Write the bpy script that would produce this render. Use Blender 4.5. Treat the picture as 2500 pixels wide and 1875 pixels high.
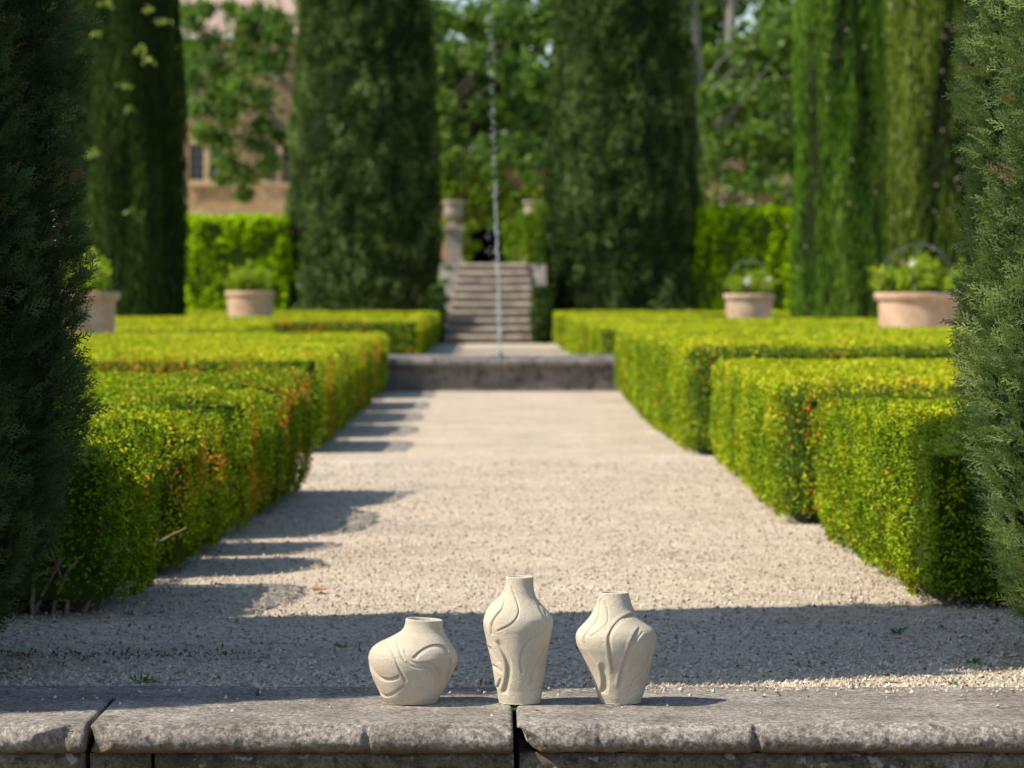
import bpy, math, random
import numpy as np

# ------------------------------------------------------------------ scene, camera, light
for o in list(bpy.data.objects):
    bpy.data.objects.remove(o, do_unlink=True)
SC = bpy.context.scene
COL = SC.collection
rng = np.random.default_rng(7)
random.seed(7)

F = 8000.0; VX = 1203.0; VY = 719.0; H = 1.06      # focal length in photo pixels, vanishing point, eye height above the gravel
def PX(x, Y): return (x - VX) * Y / F              # photo column -> metres at depth Y
def PZ(y, Y): return H - (y - VY) * Y / F
YV = F * H / (1717.0 - VY)                         # depth of the vases

cam = bpy.data.cameras.new('camera'); camo = bpy.data.objects.new('camera', cam); COL.objects.link(camo)
camo.location = (0, 0, H); camo.rotation_euler = (math.radians(90), 0, 0)
cam.sensor_width = 36.0; cam.lens = F / 2500.0 * 36.0
cam.shift_x = (1250 - VX) / 2500.0; cam.shift_y = -(937.5 - VY) / 2500.0
cam.clip_start = 0.1; cam.clip_end = 3000
cam.dof.use_dof = True; cam.dof.focus_distance = YV; cam.dof.aperture_fstop = 5.6
SC.camera = camo

SUN_EL = math.radians(47); SUN_AZ = math.radians(14)   # azimuth measured from the left towards the camera
to_sun = np.array([-math.cos(SUN_AZ) * math.cos(SUN_EL), -math.sin(SUN_AZ) * math.cos(SUN_EL), math.sin(SUN_EL)])
world = bpy.data.worlds.new('World'); SC.world = world; world.use_nodes = True
wn = world.node_tree.nodes; wl = world.node_tree.links
sky = wn.new('ShaderNodeTexSky'); sky.sky_type = 'NISHITA'; sky.sun_disc = False
sky.sun_elevation = SUN_EL; sky.sun_rotation = math.atan2(to_sun[0], to_sun[1]) % (2 * math.pi)
sky.air_density = 1.0; sky.dust_density = 0.6; sky.ozone_density = 1.0
wl.new(sky.outputs[0], wn['Background'].inputs['Color']); wn['Background'].inputs['Strength'].default_value = 0.135
sun = bpy.data.lights.new('sun', 'SUN'); suno = bpy.data.objects.new('sun', sun); COL.objects.link(suno)
sun.energy = 4.9; sun.angle = math.radians(0.53); sun.color = (1.0, 0.92, 0.79)
from mathutils import Vector
suno.rotation_euler = Vector(to_sun).to_track_quat('Z', 'Y').to_euler()
suno.location = (-20, -5, 25)

SC.view_settings.view_transform = 'Standard'; SC.view_settings.look = 'None'
SC.view_settings.exposure = 0.42; SC.view_settings.gamma = 1.0
SC.view_settings.use_curve_mapping = False
SC.render.engine = 'CYCLES'
SC.cycles.use_denoising = True
try: SC.cycles.denoiser = 'OPENIMAGEDENOISE'
except Exception: pass
SC.cycles.max_bounces = 8; SC.cycles.diffuse_bounces = 3; SC.cycles.glossy_bounces = 3
SC.cycles.transmission_bounces = 6; SC.cycles.transparent_max_bounces = 8
SC.cycles.caustics_reflective = False; SC.cycles.caustics_refractive = False

# ------------------------------------------------------------------ helpers
PERM = rng.permutation(4096).astype(np.int64)
RVAL = rng.random(4096)
def _h(ix, iy, iz):
    return RVAL[PERM[(PERM[(PERM[ix & 4095] + iy) & 4095] + iz) & 4095]]
ROT = np.array([[.36, .48, -.8], [-.8, .6, 0], [.48, .64, .6]])
def vnoise(p, freq=1.0, seed=0):
    q = (np.asarray(p, float) @ ROT) * freq + seed * 17.31
    i = np.floor(q).astype(np.int64); f = q - i; f = f * f * (3 - 2 * f)
    x, y, z = i[:, 0], i[:, 1], i[:, 2]; fx, fy, fz = f[:, 0], f[:, 1], f[:, 2]
    r = 0
    for dx in (0, 1):
        wx = fx if dx else 1 - fx
        for dy in (0, 1):
            wy = fy if dy else 1 - fy
            for dz in (0, 1):
                wz = fz if dz else 1 - fz
                r = r + wx * wy * wz * _h(x + dx, y + dy, z + dz)
    return r * 2 - 1
def fbm(p, freq, octv=3, seed=0):
    a = 1.0; s = 0; t = 0
    for k in range(octv):
        s = s + a * vnoise(p, freq * 2 ** k, seed + k); t += a; a *= 0.5
    return s / t
def norm(v):
    return v / np.maximum(np.linalg.norm(v, axis=-1, keepdims=True), 1e-9)

def tag(o, label=None, cat=None, group=None, kind=None):
    if label: o['label'] = label
    if cat: o['category'] = cat
    if group: o['group'] = group
    if kind: o['kind'] = kind
    return o
def empty(name, loc, label, cat, group=None):
    o = bpy.data.objects.new(name, None); COL.objects.link(o); o.location = loc
    o.empty_display_size = 0.1
    return tag(o, label, cat, group)
def link_mesh(name, me, mat, parent=None, loc=None):
    o = bpy.data.objects.new(name, me); COL.objects.link(o)
    if mat is not None and len(me.materials) == 0: me.materials.append(mat)
    if parent is not None:
        o.parent = parent
        pl = Vector(parent.location) if parent.parent is None else Vector(parent.location) + Vector(parent.parent.location)
        o.location = (Vector(loc) if loc is not None else Vector((0, 0, 0))) - (pl if loc is None else Vector((0, 0, 0)))
    elif loc is not None:
        o.location = loc
    return o
def fast_mesh(name, V, faces, smooth=False, attr=None):
    """V (n,3); faces: (m,k) int array (k = 3 or 4) or list of such arrays; attr: dict of per-vertex float arrays"""
    if isinstance(faces, np.ndarray): faces = [faces]
    me = bpy.data.meshes.new(name)
    V = np.asarray(V, np.float32)
    me.vertices.add(len(V)); me.vertices.foreach_set('co', V.ravel())
    li = np.concatenate([f.ravel() for f in faces]).astype(np.int32)
    tot = np.concatenate([np.full(len(f), f.shape[1], np.int32) for f in faces])
    st = np.concatenate([[0], np.cumsum(tot)[:-1]]).astype(np.int32)
    me.loops.add(len(li)); me.loops.foreach_set('vertex_index', li)
    me.polygons.add(len(tot)); me.polygons.foreach_set('loop_start', st); me.polygons.foreach_set('loop_total', tot)
    me.polygons.foreach_set('use_smooth', np.full(len(tot), smooth, bool))
    me.update(calc_edges=True)
    if attr:
        for k, a in attr.items():
            at = me.attributes.new(k, 'FLOAT', 'POINT'); at.data.foreach_set('value', np.asarray(a, np.float32))
    me.validate()
    return me
def obj(name, V, faces, mat, parent=None, smooth=False, attr=None):
    """world-space vertices; parents are unrotated Empties"""
    return link_mesh(name, fast_mesh(name, V, faces, smooth, attr), mat, parent)

class MB:
    def __init__(s): s.V = []; s.F = {3: [], 4: []}; s.n = 0
    def add(s, V, faces):
        V = np.asarray(V, float); s.V.append(V)
        for f in (faces if isinstance(faces, list) else [faces]):
            f = np.asarray(f); s.F[f.shape[1]].append(f + s.n)
        s.n += len(V)
    def box(s, x0, x1, y0, y1, z0, z1):
        V = [(x, y, z) for z in (z0, z1) for y in (y0, y1) for x in (x0, x1)]
        s.add(V, np.array([(0, 2, 3, 1), (4, 5, 7, 6), (0, 1, 5, 4), (2, 6, 7, 3), (0, 4, 6, 2), (1, 3, 7, 5)]))
    def tube(s, pts, rad, k=6):
        pts = np.asarray(pts, float); n = len(pts)
        rad = np.full(n, rad) if np.isscalar(rad) else np.asarray(rad, float)
        t = norm(np.gradient(pts, axis=0)); ref = np.array([0.0, 0, 1]) if abs(t[0, 2]) < .9 else np.array([1.0, 0, 0])
        a = norm(np.cross(t, ref)); b = np.cross(t, a)
        an = np.arange(k) * 2 * math.pi / k
        V = pts[:, None] + rad[:, None, None] * (np.cos(an)[None, :, None] * a[:, None] + np.sin(an)[None, :, None] * b[:, None])
        i = np.arange(n - 1)[:, None] * k; j = np.arange(k)[None]; j2 = (j + 1) % k
        fq = np.stack([i + j, i + j2, i + k + j2, i + k + j], -1).reshape(-1, 4)
        s.add(V.reshape(-1, 3), fq)
    def lathe(s, prof, c, k=32, scale=(1, 1)):
        prof = np.asarray(prof, float); n = len(prof); an = np.arange(k) * 2 * math.pi / k
        V = np.stack([c[0] + scale[0] * prof[:, None, 0] * np.cos(an), c[1] + scale[1] * prof[:, None, 0] * np.sin(an),
                      c[2] + np.repeat(prof[:, None, 1], k, 1)], -1)
        i = np.arange(n - 1)[:, None] * k; j = np.arange(k)[None]; j2 = (j + 1) % k
        s.add(V.reshape(-1, 3), np.stack([i + j, i + j2, i + k + j2, i + k + j], -1).reshape(-1, 4))
    def obj(s, name, mat, parent=None, smooth=False):
        fs = [np.concatenate(s.F[k]) for k in (3, 4) if s.F[k]]
        return obj(name, np.concatenate(s.V), fs, mat, parent, smooth)

# ------------------------------------------------------------------ materials
def newmat(name):
    m = bpy.data.materials.new(name); m.use_nodes = True
    nt = m.node_tree; nt.nodes.clear()
    out = nt.nodes.new('ShaderNodeOutputMaterial')
    return m, nt.nodes, nt.links, out
def ramp(nodes, stops, interp='LINEAR'):
    r = nodes.new('ShaderNodeValToRGB'); e = r.color_ramp.elements
    r.color_ramp.interpolation = interp
    while len(e) < len(stops): e.new(0.5)
    for k, (p, c) in enumerate(stops):
        e[k].position = p; e[k].color = (*c, 1)
    return r
def leaf_mat(name, stops, transl=0.32, gloss=0.05, rough=0.5, tcol=(1.15, 1.1, .5)):
    m, N, L, out = newmat(name)
    at = N.new('ShaderNodeAttribute'); at.attribute_name = 'tint'
    r = ramp(N, stops); L.new(at.outputs['Fac'], r.inputs[0])
    d = N.new('ShaderNodeBsdfDiffuse'); L.new(r.outputs[0], d.inputs[0])
    t = N.new('ShaderNodeBsdfTranslucent')
    mx = N.new('ShaderNodeMix'); mx.data_type = 'RGBA'; mx.blend_type = 'MULTIPLY'; mx.inputs[0].default_value = 1
    L.new(r.outputs[0], mx.inputs[6]); mx.inputs[7].default_value = (*tcol, 1); L.new(mx.outputs[2], t.inputs[0])
    g = N.new('ShaderNodeBsdfGlossy'); g.inputs['Roughness'].default_value = rough; g.inputs[0].default_value = (.9, .95, .9, 1)
    a = N.new('ShaderNodeMixShader'); a.inputs[0].default_value = transl; L.new(d.outputs[0], a.inputs[1]); L.new(t.outputs[0], a.inputs[2])
    b = N.new('ShaderNodeMixShader'); b.inputs[0].default_value = gloss; L.new(a.outputs[0], b.inputs[1]); L.new(g.outputs[0], b.inputs[2])
    L.new(b.outputs[0], out.inputs[0])
    return m
def stone_mat(name, c1, c2, c3, scale=8, bump=0.4, dist=0.004, spots=True, spot_col=(.06, .055, .05), spot_scale=40, rough=.9, stretch=(1, 1, 1), pale=None, lo=.47, coarse=0, stain=None):
    m, N, L, out = newmat(name)
    co = N.new('ShaderNodeTexCoord'); mp = N.new('ShaderNodeMapping'); mp.inputs['Scale'].default_value = stretch
    L.new(co.outputs['Object'], mp.inputs[0])
    def noise(sc, det=6, ro=.6, vec=mp):
        n = N.new('ShaderNodeTexNoise'); n.inputs['Scale'].default_value = sc; n.inputs['Detail'].default_value = det
        n.inputs['Roughness'].default_value = ro; L.new(vec.outputs[0], n.inputs['Vector']); return n
    n1 = noise(scale); r1 = ramp(N, [(.32, c1), (.52, c2), (.7, c3)]); L.new(n1.outputs['Fac'], r1.inputs[0])
    colr = r1.outputs[0]
    n3 = noise(scale * 22, 4, .75)
    r3 = ramp(N, [(.36, (.42, .40, .38)), (.64, (1.5, 1.5, 1.5))]); L.new(n3.outputs['Fac'], r3.inputs[0])
    mm = N.new('ShaderNodeMix'); mm.data_type = 'RGBA'; mm.blend_type = 'MULTIPLY'; mm.inputs[0].default_value = .75
    L.new(colr, mm.inputs[6]); L.new(r3.outputs[0], mm.inputs[7]); colr = mm.outputs[2]
    if coarse:
        n5 = noise(coarse, 5, .7); r5 = ramp(N, [(.38, (.50, .485, .465)), (.5, (.95, .95, .95)), (.63, (1.45, 1.44, 1.42))]); L.new(n5.outputs['Fac'], r5.inputs[0])
        m5 = N.new('ShaderNodeMix'); m5.data_type = 'RGBA'; m5.blend_type = 'MULTIPLY'; m5.inputs[0].default_value = .9
        L.new(colr, m5.inputs[6]); L.new(r5.outputs[0], m5.inputs[7]); colr = m5.outputs[2]
    if spots:
        n2 = noise(spot_scale, 5, .65); r2 = ramp(N, [(lo + .05, (0, 0, 0)), (lo + .17, (1, 1, 1))]); L.new(n2.outputs['Fac'], r2.inputs[0])
        m2 = N.new('ShaderNodeMix'); m2.data_type = 'RGBA'; L.new(r2.outputs[0], m2.inputs[0]); L.new(colr, m2.inputs[6])
        m2.inputs[7].default_value = (*spot_col, 1); colr = m2.outputs[2]
    if stain:        # ochre lichen growing along the underside of the nosing
        sx = N.new('ShaderNodeSeparateXYZ'); L.new(co.outputs['Object'], sx.inputs[0])
        mr = N.new('ShaderNodeMapRange'); mr.inputs['From Min'].default_value = stain[0]; mr.inputs['From Max'].default_value = stain[1]
        n6 = noise(18, 4, .6); ad = N.new('ShaderNodeMath'); ad.operation = 'MULTIPLY_ADD'; ad.inputs[1].default_value = .035; L.new(n6.outputs['Fac'], ad.inputs[0]); L.new(sx.outputs['Z'], ad.inputs[2]); L.new(ad.outputs[0], mr.inputs['Value'])
        m6 = N.new('ShaderNodeMix'); m6.data_type = 'RGBA'; L.new(mr.outputs[0], m6.inputs[0]); L.new(colr, m6.inputs[7]); m6.inputs[6].default_value = (.23, .16, .065, 1); colr = m6.outputs[2]
    if pale:
        n4 = noise(scale * 5.3, 3, .6); r4 = ramp(N, [(.62, (0, 0, 0)), (.68, (1, 1, 1))]); L.new(n4.outputs['Fac'], r4.inputs[0])
        m4 = N.new('ShaderNodeMix'); m4.data_type = 'RGBA'; L.new(r4.outputs[0], m4.inputs[0]); L.new(colr, m4.inputs[6])
        m4.inputs[7].default_value = (*pale, 1); colr = m4.outputs[2]
    p = N.new('ShaderNodeBsdfPrincipled'); p.inputs['Roughness'].default_value = rough
    p.inputs['Specular IOR Level'].default_value = .25
    L.new(colr, p.inputs['Base Color'])
    bp = N.new('ShaderNodeBump'); bp.inputs['Strength'].default_value = bump; bp.inputs['Distance'].default_value = dist
    nb = noise(scale * 22, 8, .8); L.new(nb.outputs['Fac'], bp.inputs['Height']); L.new(bp.outputs[0], p.inputs['Normal'])
    L.new(p.outputs[0], out.inputs[0])
    return m
def plain(name, col, rough=.7, metal=0.0, var=.25, scale=20, bump=.2, dist=.002, spec=.3):
    m, N, L, out = newmat(name)
    co = N.new('ShaderNodeTexCoord'); n = N.new('ShaderNodeTexNoise'); n.inputs['Scale'].default_value = scale; n.inputs['Detail'].default_value = 5
    L.new(co.outputs['Object'], n.inputs['Vector'])
    r = ramp(N, [(.3, tuple(c * (1 - var) for c in col)), (.7, tuple(min(1, c * (1 + var)) for c in col))]); L.new(n.outputs['Fac'], r.inputs[0])
    p = N.new('ShaderNodeBsdfPrincipled'); p.inputs['Roughness'].default_value = rough; p.inputs['Metallic'].default_value = metal
    p.inputs['Specular IOR Level'].default_value = spec
    L.new(r.outputs[0], p.inputs['Base Color'])
    b = N.new('ShaderNodeBump'); b.inputs['Strength'].default_value = bump; b.inputs['Distance'].default_value = dist
    L.new(n.outputs['Fac'], b.inputs['Height']); L.new(b.outputs[0], p.inputs['Normal'])
    L.new(p.outputs[0], out.inputs[0])
    return m
def gravel_mat(name):
    m, N, L, out = newmat(name)
    co = N.new('ShaderNodeTexCoord')
    v = N.new('ShaderNodeTexVoronoi'); v.inputs['Scale'].default_value = 85; v.inputs['Randomness'].default_value = 1
    L.new(co.outputs['Object'], v.inputs['Vector'])
    sep = N.new('ShaderNodeSeparateColor'); L.new(v.outputs['Color'], sep.inputs[0])
    r = ramp(N, [(0, (.36, .285, .205)), (.3, (.49, .405, .305)), (.62, (.57, .485, .38)), (.9, (.69, .61, .50)), (1, (.40, .345, .29))])
    L.new(sep.outputs[0], r.inputs[0])
    n = N.new('ShaderNodeTexNoise'); n.inputs['Scale'].default_value = 1.3; n.inputs['Detail'].default_value = 7; n.inputs['Roughness'].default_value = .62
    L.new(co.outputs['Object'], n.inputs['Vector'])
    r2 = ramp(N, [(.3, (.78, .77, .76)), (.7, (1.12, 1.1, 1.06))]); L.new(n.outputs['Fac'], r2.inputs[0])
    mm = N.new('ShaderNodeMix'); mm.data_type = 'RGBA'; mm.blend_type = 'MULTIPLY'; mm.inputs[0].default_value = 1
    L.new(r.outputs[0], mm.inputs[6]); L.new(r2.outputs[0], mm.inputs[7])
    n3 = N.new('ShaderNodeTexNoise'); n3.inputs['Scale'].default_value = 11; n3.inputs['Detail'].default_value = 5; n3.inputs['Roughness'].default_value = .7
    L.new(co.outputs['Object'], n3.inputs['Vector'])
    r3 = ramp(N, [(.34, (.62, .58, .54)), (.5, (1, 1, 1))]); L.new(n3.outputs['Fac'], r3.inputs[0])
    m3 = N.new('ShaderNodeMix'); m3.data_type = 'RGBA'; m3.blend_type = 'MULTIPLY'; m3.inputs[0].default_value = .75
    L.new(mm.outputs[2], m3.inputs[6]); L.new(r3.outputs[0], m3.inputs[7])
    p = N.new('ShaderNodeBsdfPrincipled'); p.inputs['Roughness'].default_value = .95; p.inputs['Specular IOR Level'].default_value = .15
    L.new(m3.outputs[2], p.inputs['Base Color'])
    inv = N.new('ShaderNodeMath'); inv.operation = 'SUBTRACT'; inv.inputs[0].default_value = 1; L.new(v.outputs['Distance'], inv.inputs[1])
    b = N.new('ShaderNodeBump'); b.inputs['Strength'].default_value = .7; b.inputs['Distance'].default_value = .008
    L.new(inv.outputs[0], b.inputs['Height']); L.new(b.outputs[0], p.inputs['Normal'])
    L.new(p.outputs[0], out.inputs[0])
    return m
def pebble_mat(name, attr_stops):
    m, N, L, out = newmat(name)
    at = N.new('ShaderNodeAttribute'); at.attribute_name = 'tint'
    r = ramp(N, attr_stops); L.new(at.outputs['Fac'], r.inputs[0])
    p = N.new('ShaderNodeBsdfPrincipled'); p.inputs['Roughness'].default_value = .92; p.inputs['Specular IOR Level'].default_value = .15
    L.new(r.outputs[0], p.inputs['Base Color']); L.new(p.outputs[0], out.inputs[0])
    return m

M = {}
M['gravel'] = gravel_mat('gravel')
M['pebble'] = pebble_mat('pebble', [(0, (.27, .21, .15)), (.25, (.47, .385, .285)), (.6, (.58, .49, .385)), (.9, (.72, .64, .53)), (1, (.33, .28, .24))])
M['coping'] = stone_mat('weathered_limestone', (.28, .245, .21), (.42, .372, .32), (.58, .525, .46), scale=5.5, bump=1.0, dist=.012, spot_col=(.15, .13, .11), spot_scale=15, stretch=(1, 1, 1), lo=.53, coarse=52, stain=(-.052, -.028))
M['coping_edge'] = stone_mat('rough_limestone', (.20, .175, .145), (.30, .265, .225), (.40, .365, .315), scale=6, bump=.9, dist=.008, spot_col=(.06, .05, .04), spot_scale=22, lo=.52)
M['wall_block'] = stone_mat('stained_limestone', (.095, .075, .052), (.16, .13, .095), (.25, .21, .16), scale=5, bump=.9, dist=.006, spot_col=(.055, .045, .036), spot_scale=30, pale=(.33, .30, .25), lo=.47)
M['basin_stone'] = stone_mat('basin_stone', (.13, .115, .10), (.20, .178, .155), (.28, .25, .22), scale=3, bump=.6, spot_scale=10, spot_col=(.06, .055, .05))
M['stair_stone'] = stone_mat('stair_stone', (.27, .222, .168), (.37, .31, .24), (.47, .40, .32), scale=3, bump=.5, spot_scale=6, spot_col=(.14, .115, .09))
M['urn_stone'] = stone_mat('urn_stone', (.25, .21, .16), (.35, .295, .23), (.44, .38, .30), scale=6, bump=.5, spot_scale=12, spot_col=(.16, .13, .1))
M['house_stone'] = stone_mat('house_stone', (.36, .24, .115), (.47, .325, .17), (.56, .41, .24), scale=.9, bump=.5, spot_scale=2.2, spot_col=(.26, .18, .1))
M['trim_stone'] = plain('trim_stone', (.52, .38, .22), .9, var=.15, scale=4)
M['terracotta'] = stone_mat('terracotta', (.42, .265, .16), (.52, .36, .235), (.60, .46, .33), scale=3, bump=.4, spot_scale=5, spot_col=(.36, .26, .17), lo=.51)
M['roof_tile'] = stone_mat('roof_tile', (.34, .235, .18), (.44, .32, .25), (.52, .40, .32), scale=2.2, bump=.3, spot_scale=4, spot_col=(.3, .21, .17))
M['wall_tile'] = plain('wall_tile', (.055, .035, .033), .85, var=.3, scale=6)
M['bark'] = plain('bark', (.13, .10, .075), .95, var=.35, scale=25, bump=.8, dist=.01)
M['pale_bark'] = plain('pale_bark', (.20, .19, .16), .9, var=.35, scale=4, bump=.4)
M['twig'] = plain('twig', (.30, .24, .18), .9, var=.35, scale=60)
M['iron'] = plain('iron', (.16, .18, .19), .5, .4, var=.2)
M['soil'] = plain('soil', (.07, .05, .035), .95, var=.4, scale=12)
M['earth'] = plain('earth', (.13, .105, .075), .95, var=.4, scale=3)
M['hedge_core'] = plain('hedge_branches', (.048, .080, .012), 1.0, var=.5, scale=18, bump=.8, dist=.03, spec=0)
M['cyp_core'] = plain('cypress_branches', (.018, .026, .010), 1.0, var=.5, scale=14, bump=.8, dist=.03, spec=0)
M['zinc'] = plain('zinc', (.55, .54, .52), .5, .3)
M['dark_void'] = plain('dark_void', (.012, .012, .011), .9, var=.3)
BOX = [(0, (.05, .095, .003)), (.28, (.145, .24, .006)), (.52, (.32, .41, .010)), (.75, (.56, .57, .018)), (.895, (.66, .52, .03)), (.93, (.62, .27, .03)), (1, (.55, .11, .03))]
M['box_leaf'] = leaf_mat('box_leaf', BOX, .19, .010, .5)
M['cyp_leaf'] = leaf_mat('cypress_leaf', [(0, (.022, .050, .010)), (.40, (.105, .175, .048)), (.70, (.24, .335, .10)), (.93, (.44, .51, .18)), (.95, (.24, .16, .09)), (1, (.30, .19, .12))], .18, .02, .55)  # near cypress leaf, brightened for the sunlit right tree
M['cyp_shaded'] = leaf_mat('shaded_cypress_leaf', [(0, (.008, .020, .005)), (.40, (.034, .066, .020)), (.70, (.085, .13, .045)), (.93, (.16, .21, .085)), (.95, (.16, .10, .06)), (1, (.20, .13, .08))], .14, .008, .55)  # darkened copy of the near cypress leaf: the left tree's shade in the colour
M['cyp_green'] = leaf_mat('green_cypress_leaf', [(0, (.018, .060, .004)), (.42, (.085, .19, .008)), (.72, (.21, .34, .03)), (.95, (.34, .42, .10)), (.97, (.16, .10, .05)), (1, (.18, .11, .07))], .24, .015, .55)
M['cyp_grey'] = leaf_mat('grey_cypress_leaf', [(0, (.006, .016, .003)), (.38, (.040, .076, .013)), (.66, (.13, .20, .052)), (1, (.30, .40, .16))], .16, .004, .6)
M['cyp_far_shaded'] = leaf_mat('far_shaded_cypress_leaf', [(0, (.006, .018, .003)), (.45, (.020, .050, .005)), (.75, (.06, .11, .015)), (.95, (.13, .18, .04)), (1, (.12, .08, .05))], .2, .008, .6)  # shade on the far left cypress put into a darker leaf colour
M['cyp_pale'] = leaf_mat('pale_cypress_leaf', [(0, (.04, .075, .008)), (.4, (.145, .225, .02)), (.72, (.30, .37, .06)), (.95, (.42, .46, .15)), (1, (.18, .12, .07))], .24, .012, .55)
M['laurel'] = leaf_mat('laurel_leaf', [(0, (.07, .15, .002)), (.36, (.34, .56, .004)), (.7, (.60, .78, .008)), (1, (.70, .80, .03))], .42, .006)
M['plane_leaf'] = leaf_mat('plane_leaf', [(0, (.035, .085, .012)), (.45, (.095, .19, .022)), (.8, (.20, .32, .04)), (1, (.36, .45, .12))], .40, .02)
M['far_leaf'] = leaf_mat('far_tree_leaf', [(0, (.02, .05, .010)), (.45, (.055, .115, .018)), (.8, (.12, .20, .03)), (1, (.24, .32, .08))], .3, .008)
M['pot_leaf'] = leaf_mat('pot_leaf', [(0, (.08, .17, .01)), (.5, (.23, .37, .02)), (.85, (.42, .52, .03)), (1, (.58, .55, .06))], .42, .01)
M['ivy_leaf'] = leaf_mat('ivy_leaf', [(0, (.05, .11, .006)), (.5, (.15, .27, .012)), (.85, (.30, .40, .02)), (1, (.45, .40, .04))], .4, .015)
M['petal'] = plain('petal', (.82, .80, .74), .6, var=.05)
M['pink'] = leaf_mat('pink_petal', [(0, (.25, .10, .12)), (1, (.42, .20, .22))], .3, .03)
M['dry_leaf'] = plain('dry_leaf', (.42, .15, .07), .7, var=.3, scale=40)

# clay: fired stoneware, sandy grain
m, N, L, out = newmat('clay')
co = N.new('ShaderNodeTexCoord')
n1 = N.new('ShaderNodeTexNoise'); n1.inputs['Scale'].default_value = 14; n1.inputs['Detail'].default_value = 5; L.new(co.outputs['Object'], n1.inputs['Vector'])
r = ramp(N, [(.3, (.60, .52, .40)), (.7, (.72, .64, .51))]); L.new(n1.outputs['Fac'], r.inputs[0])
oi = N.new('ShaderNodeObjectInfo'); rr0 = ramp(N, [(0, (.93, .92, .90)), (1, (1.03, 1.02, 1.0))]); L.new(oi.outputs['Random'], rr0.inputs[0])
n9 = N.new('ShaderNodeTexNoise'); n9.inputs['Scale'].default_value = 260; n9.inputs['Detail'].default_value = 3; L.new(co.outputs['Object'], n9.inputs['Vector'])
rr9 = ramp(N, [(.36, (.72, .69, .64)), (.5, (1, 1, 1)), (.66, (1.06, 1.06, 1.05))]); L.new(n9.outputs['Fac'], rr9.inputs[0])
mq = N.new('ShaderNodeMix'); mq.data_type = 'RGBA'; mq.blend_type = 'MULTIPLY'; mq.inputs[0].default_value = 1; L.new(r.outputs[0], mq.inputs[6]); L.new(rr0.outputs[0], mq.inputs[7])
mq2 = N.new('ShaderNodeMix'); mq2.data_type = 'RGBA'; mq2.blend_type = 'MULTIPLY'; mq2.inputs[0].default_value = .32; L.new(mq.outputs[2], mq2.inputs[6]); L.new(rr9.outputs[0], mq2.inputs[7])
p = N.new('ShaderNodeBsdfPrincipled'); p.inputs['Roughness'].default_value = .88; p.inputs['Specular IOR Level'].default_value = .2
L.new(mq2.outputs[2], p.inputs['Base Color'])
n2 = N.new('ShaderNodeTexNoise'); n2.inputs['Scale'].default_value = 240; n2.inputs['Detail'].default_value = 4; n2.inputs['Roughness'].default_value = .8; L.new(co.outputs['Object'], n2.inputs['Vector'])
n2b = N.new('ShaderNodeTexNoise'); n2b.inputs['Scale'].default_value = 60; n2b.inputs['Detail'].default_value = 3; L.new(co.outputs['Object'], n2b.inputs['Vector'])
b1 = N.new('ShaderNodeBump'); b1.inputs['Strength'].default_value = .4; b1.inputs['Distance'].default_value = .004; L.new(n2b.outputs['Fac'], b1.inputs['Height'])
b2 = N.new('ShaderNodeBump'); b2.inputs['Strength'].default_value = 1.0; b2.inputs['Distance'].default_value = .004; L.new(n2.outputs['Fac'], b2.inputs['Height'])
L.new(b1.outputs[0], b2.inputs['Normal']); L.new(b2.outputs[0], p.inputs['Normal']); L.new(p.outputs[0], out.inputs[0])
M['clay'] = m
# water of the jet, still water, glass
def water_mat(name, col, rough, mix):
    m, N, L, out = newmat(name)
    g = N.new('ShaderNodeBsdfGlass'); g.inputs['IOR'].default_value = 1.33; g.inputs['Roughness'].default_value = rough
    d = N.new('ShaderNodeBsdfDiffuse'); d.inputs[0].default_value = (*col, 1)
    t = N.new('ShaderNodeBsdfTransparent')
    a = N.new('ShaderNodeMixShader'); a.inputs[0].default_value = .5; L.new(g.outputs[0], a.inputs[1]); L.new(d.outputs[0], a.inputs[2])
    s = N.new('ShaderNodeMixShader'); s.inputs[0].default_value = mix; L.new(t.outputs[0], s.inputs[1]); L.new(a.outputs[0], s.inputs[2])
    L.new(s.outputs[0], out.inputs[0]); return m
M['jet'] = water_mat('jet_water', (.84, .90, .94), .08, .55)
M['drop'] = water_mat('water_drop', (.85, .90, .94), .05, .9)
m, N, L, out = newmat('pool_water')
p = N.new('ShaderNodeBsdfPrincipled'); p.inputs['Base Color'].default_value = (.03, .05, .045, 1); p.inputs['Roughness'].default_value = .06
co = N.new('ShaderNodeTexCoord'); n1 = N.new('ShaderNodeTexNoise'); n1.inputs['Scale'].default_value = 6; L.new(co.outputs['Object'], n1.inputs['Vector'])
b1 = N.new('ShaderNodeBump'); b1.inputs['Strength'].default_value = .3; L.new(n1.outputs['Fac'], b1.inputs['Height']); L.new(b1.outputs[0], p.inputs['Normal'])
L.new(p.outputs[0], out.inputs[0]); M['pool'] = m
m, N, L, out = newmat('window_glass')
p = N.new('ShaderNodeBsdfPrincipled'); p.inputs['Base Color'].default_value = (.02, .026, .034, 1); p.inputs['Roughness'].default_value = .08
co = N.new('ShaderNodeTexCoord'); n1 = N.new('ShaderNodeTexNoise'); n1.inputs['Scale'].default_value = 3; L.new(co.outputs['Object'], n1.inputs['Vector'])
b1 = N.new('ShaderNodeBump'); b1.inputs['Strength'].default_value = .1; L.new(n1.outputs['Fac'], b1.inputs['Height']); L.new(b1.outputs[0], p.inputs['Normal'])
L.new(p.outputs[0], out.inputs[0]); M['glass'] = m

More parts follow.
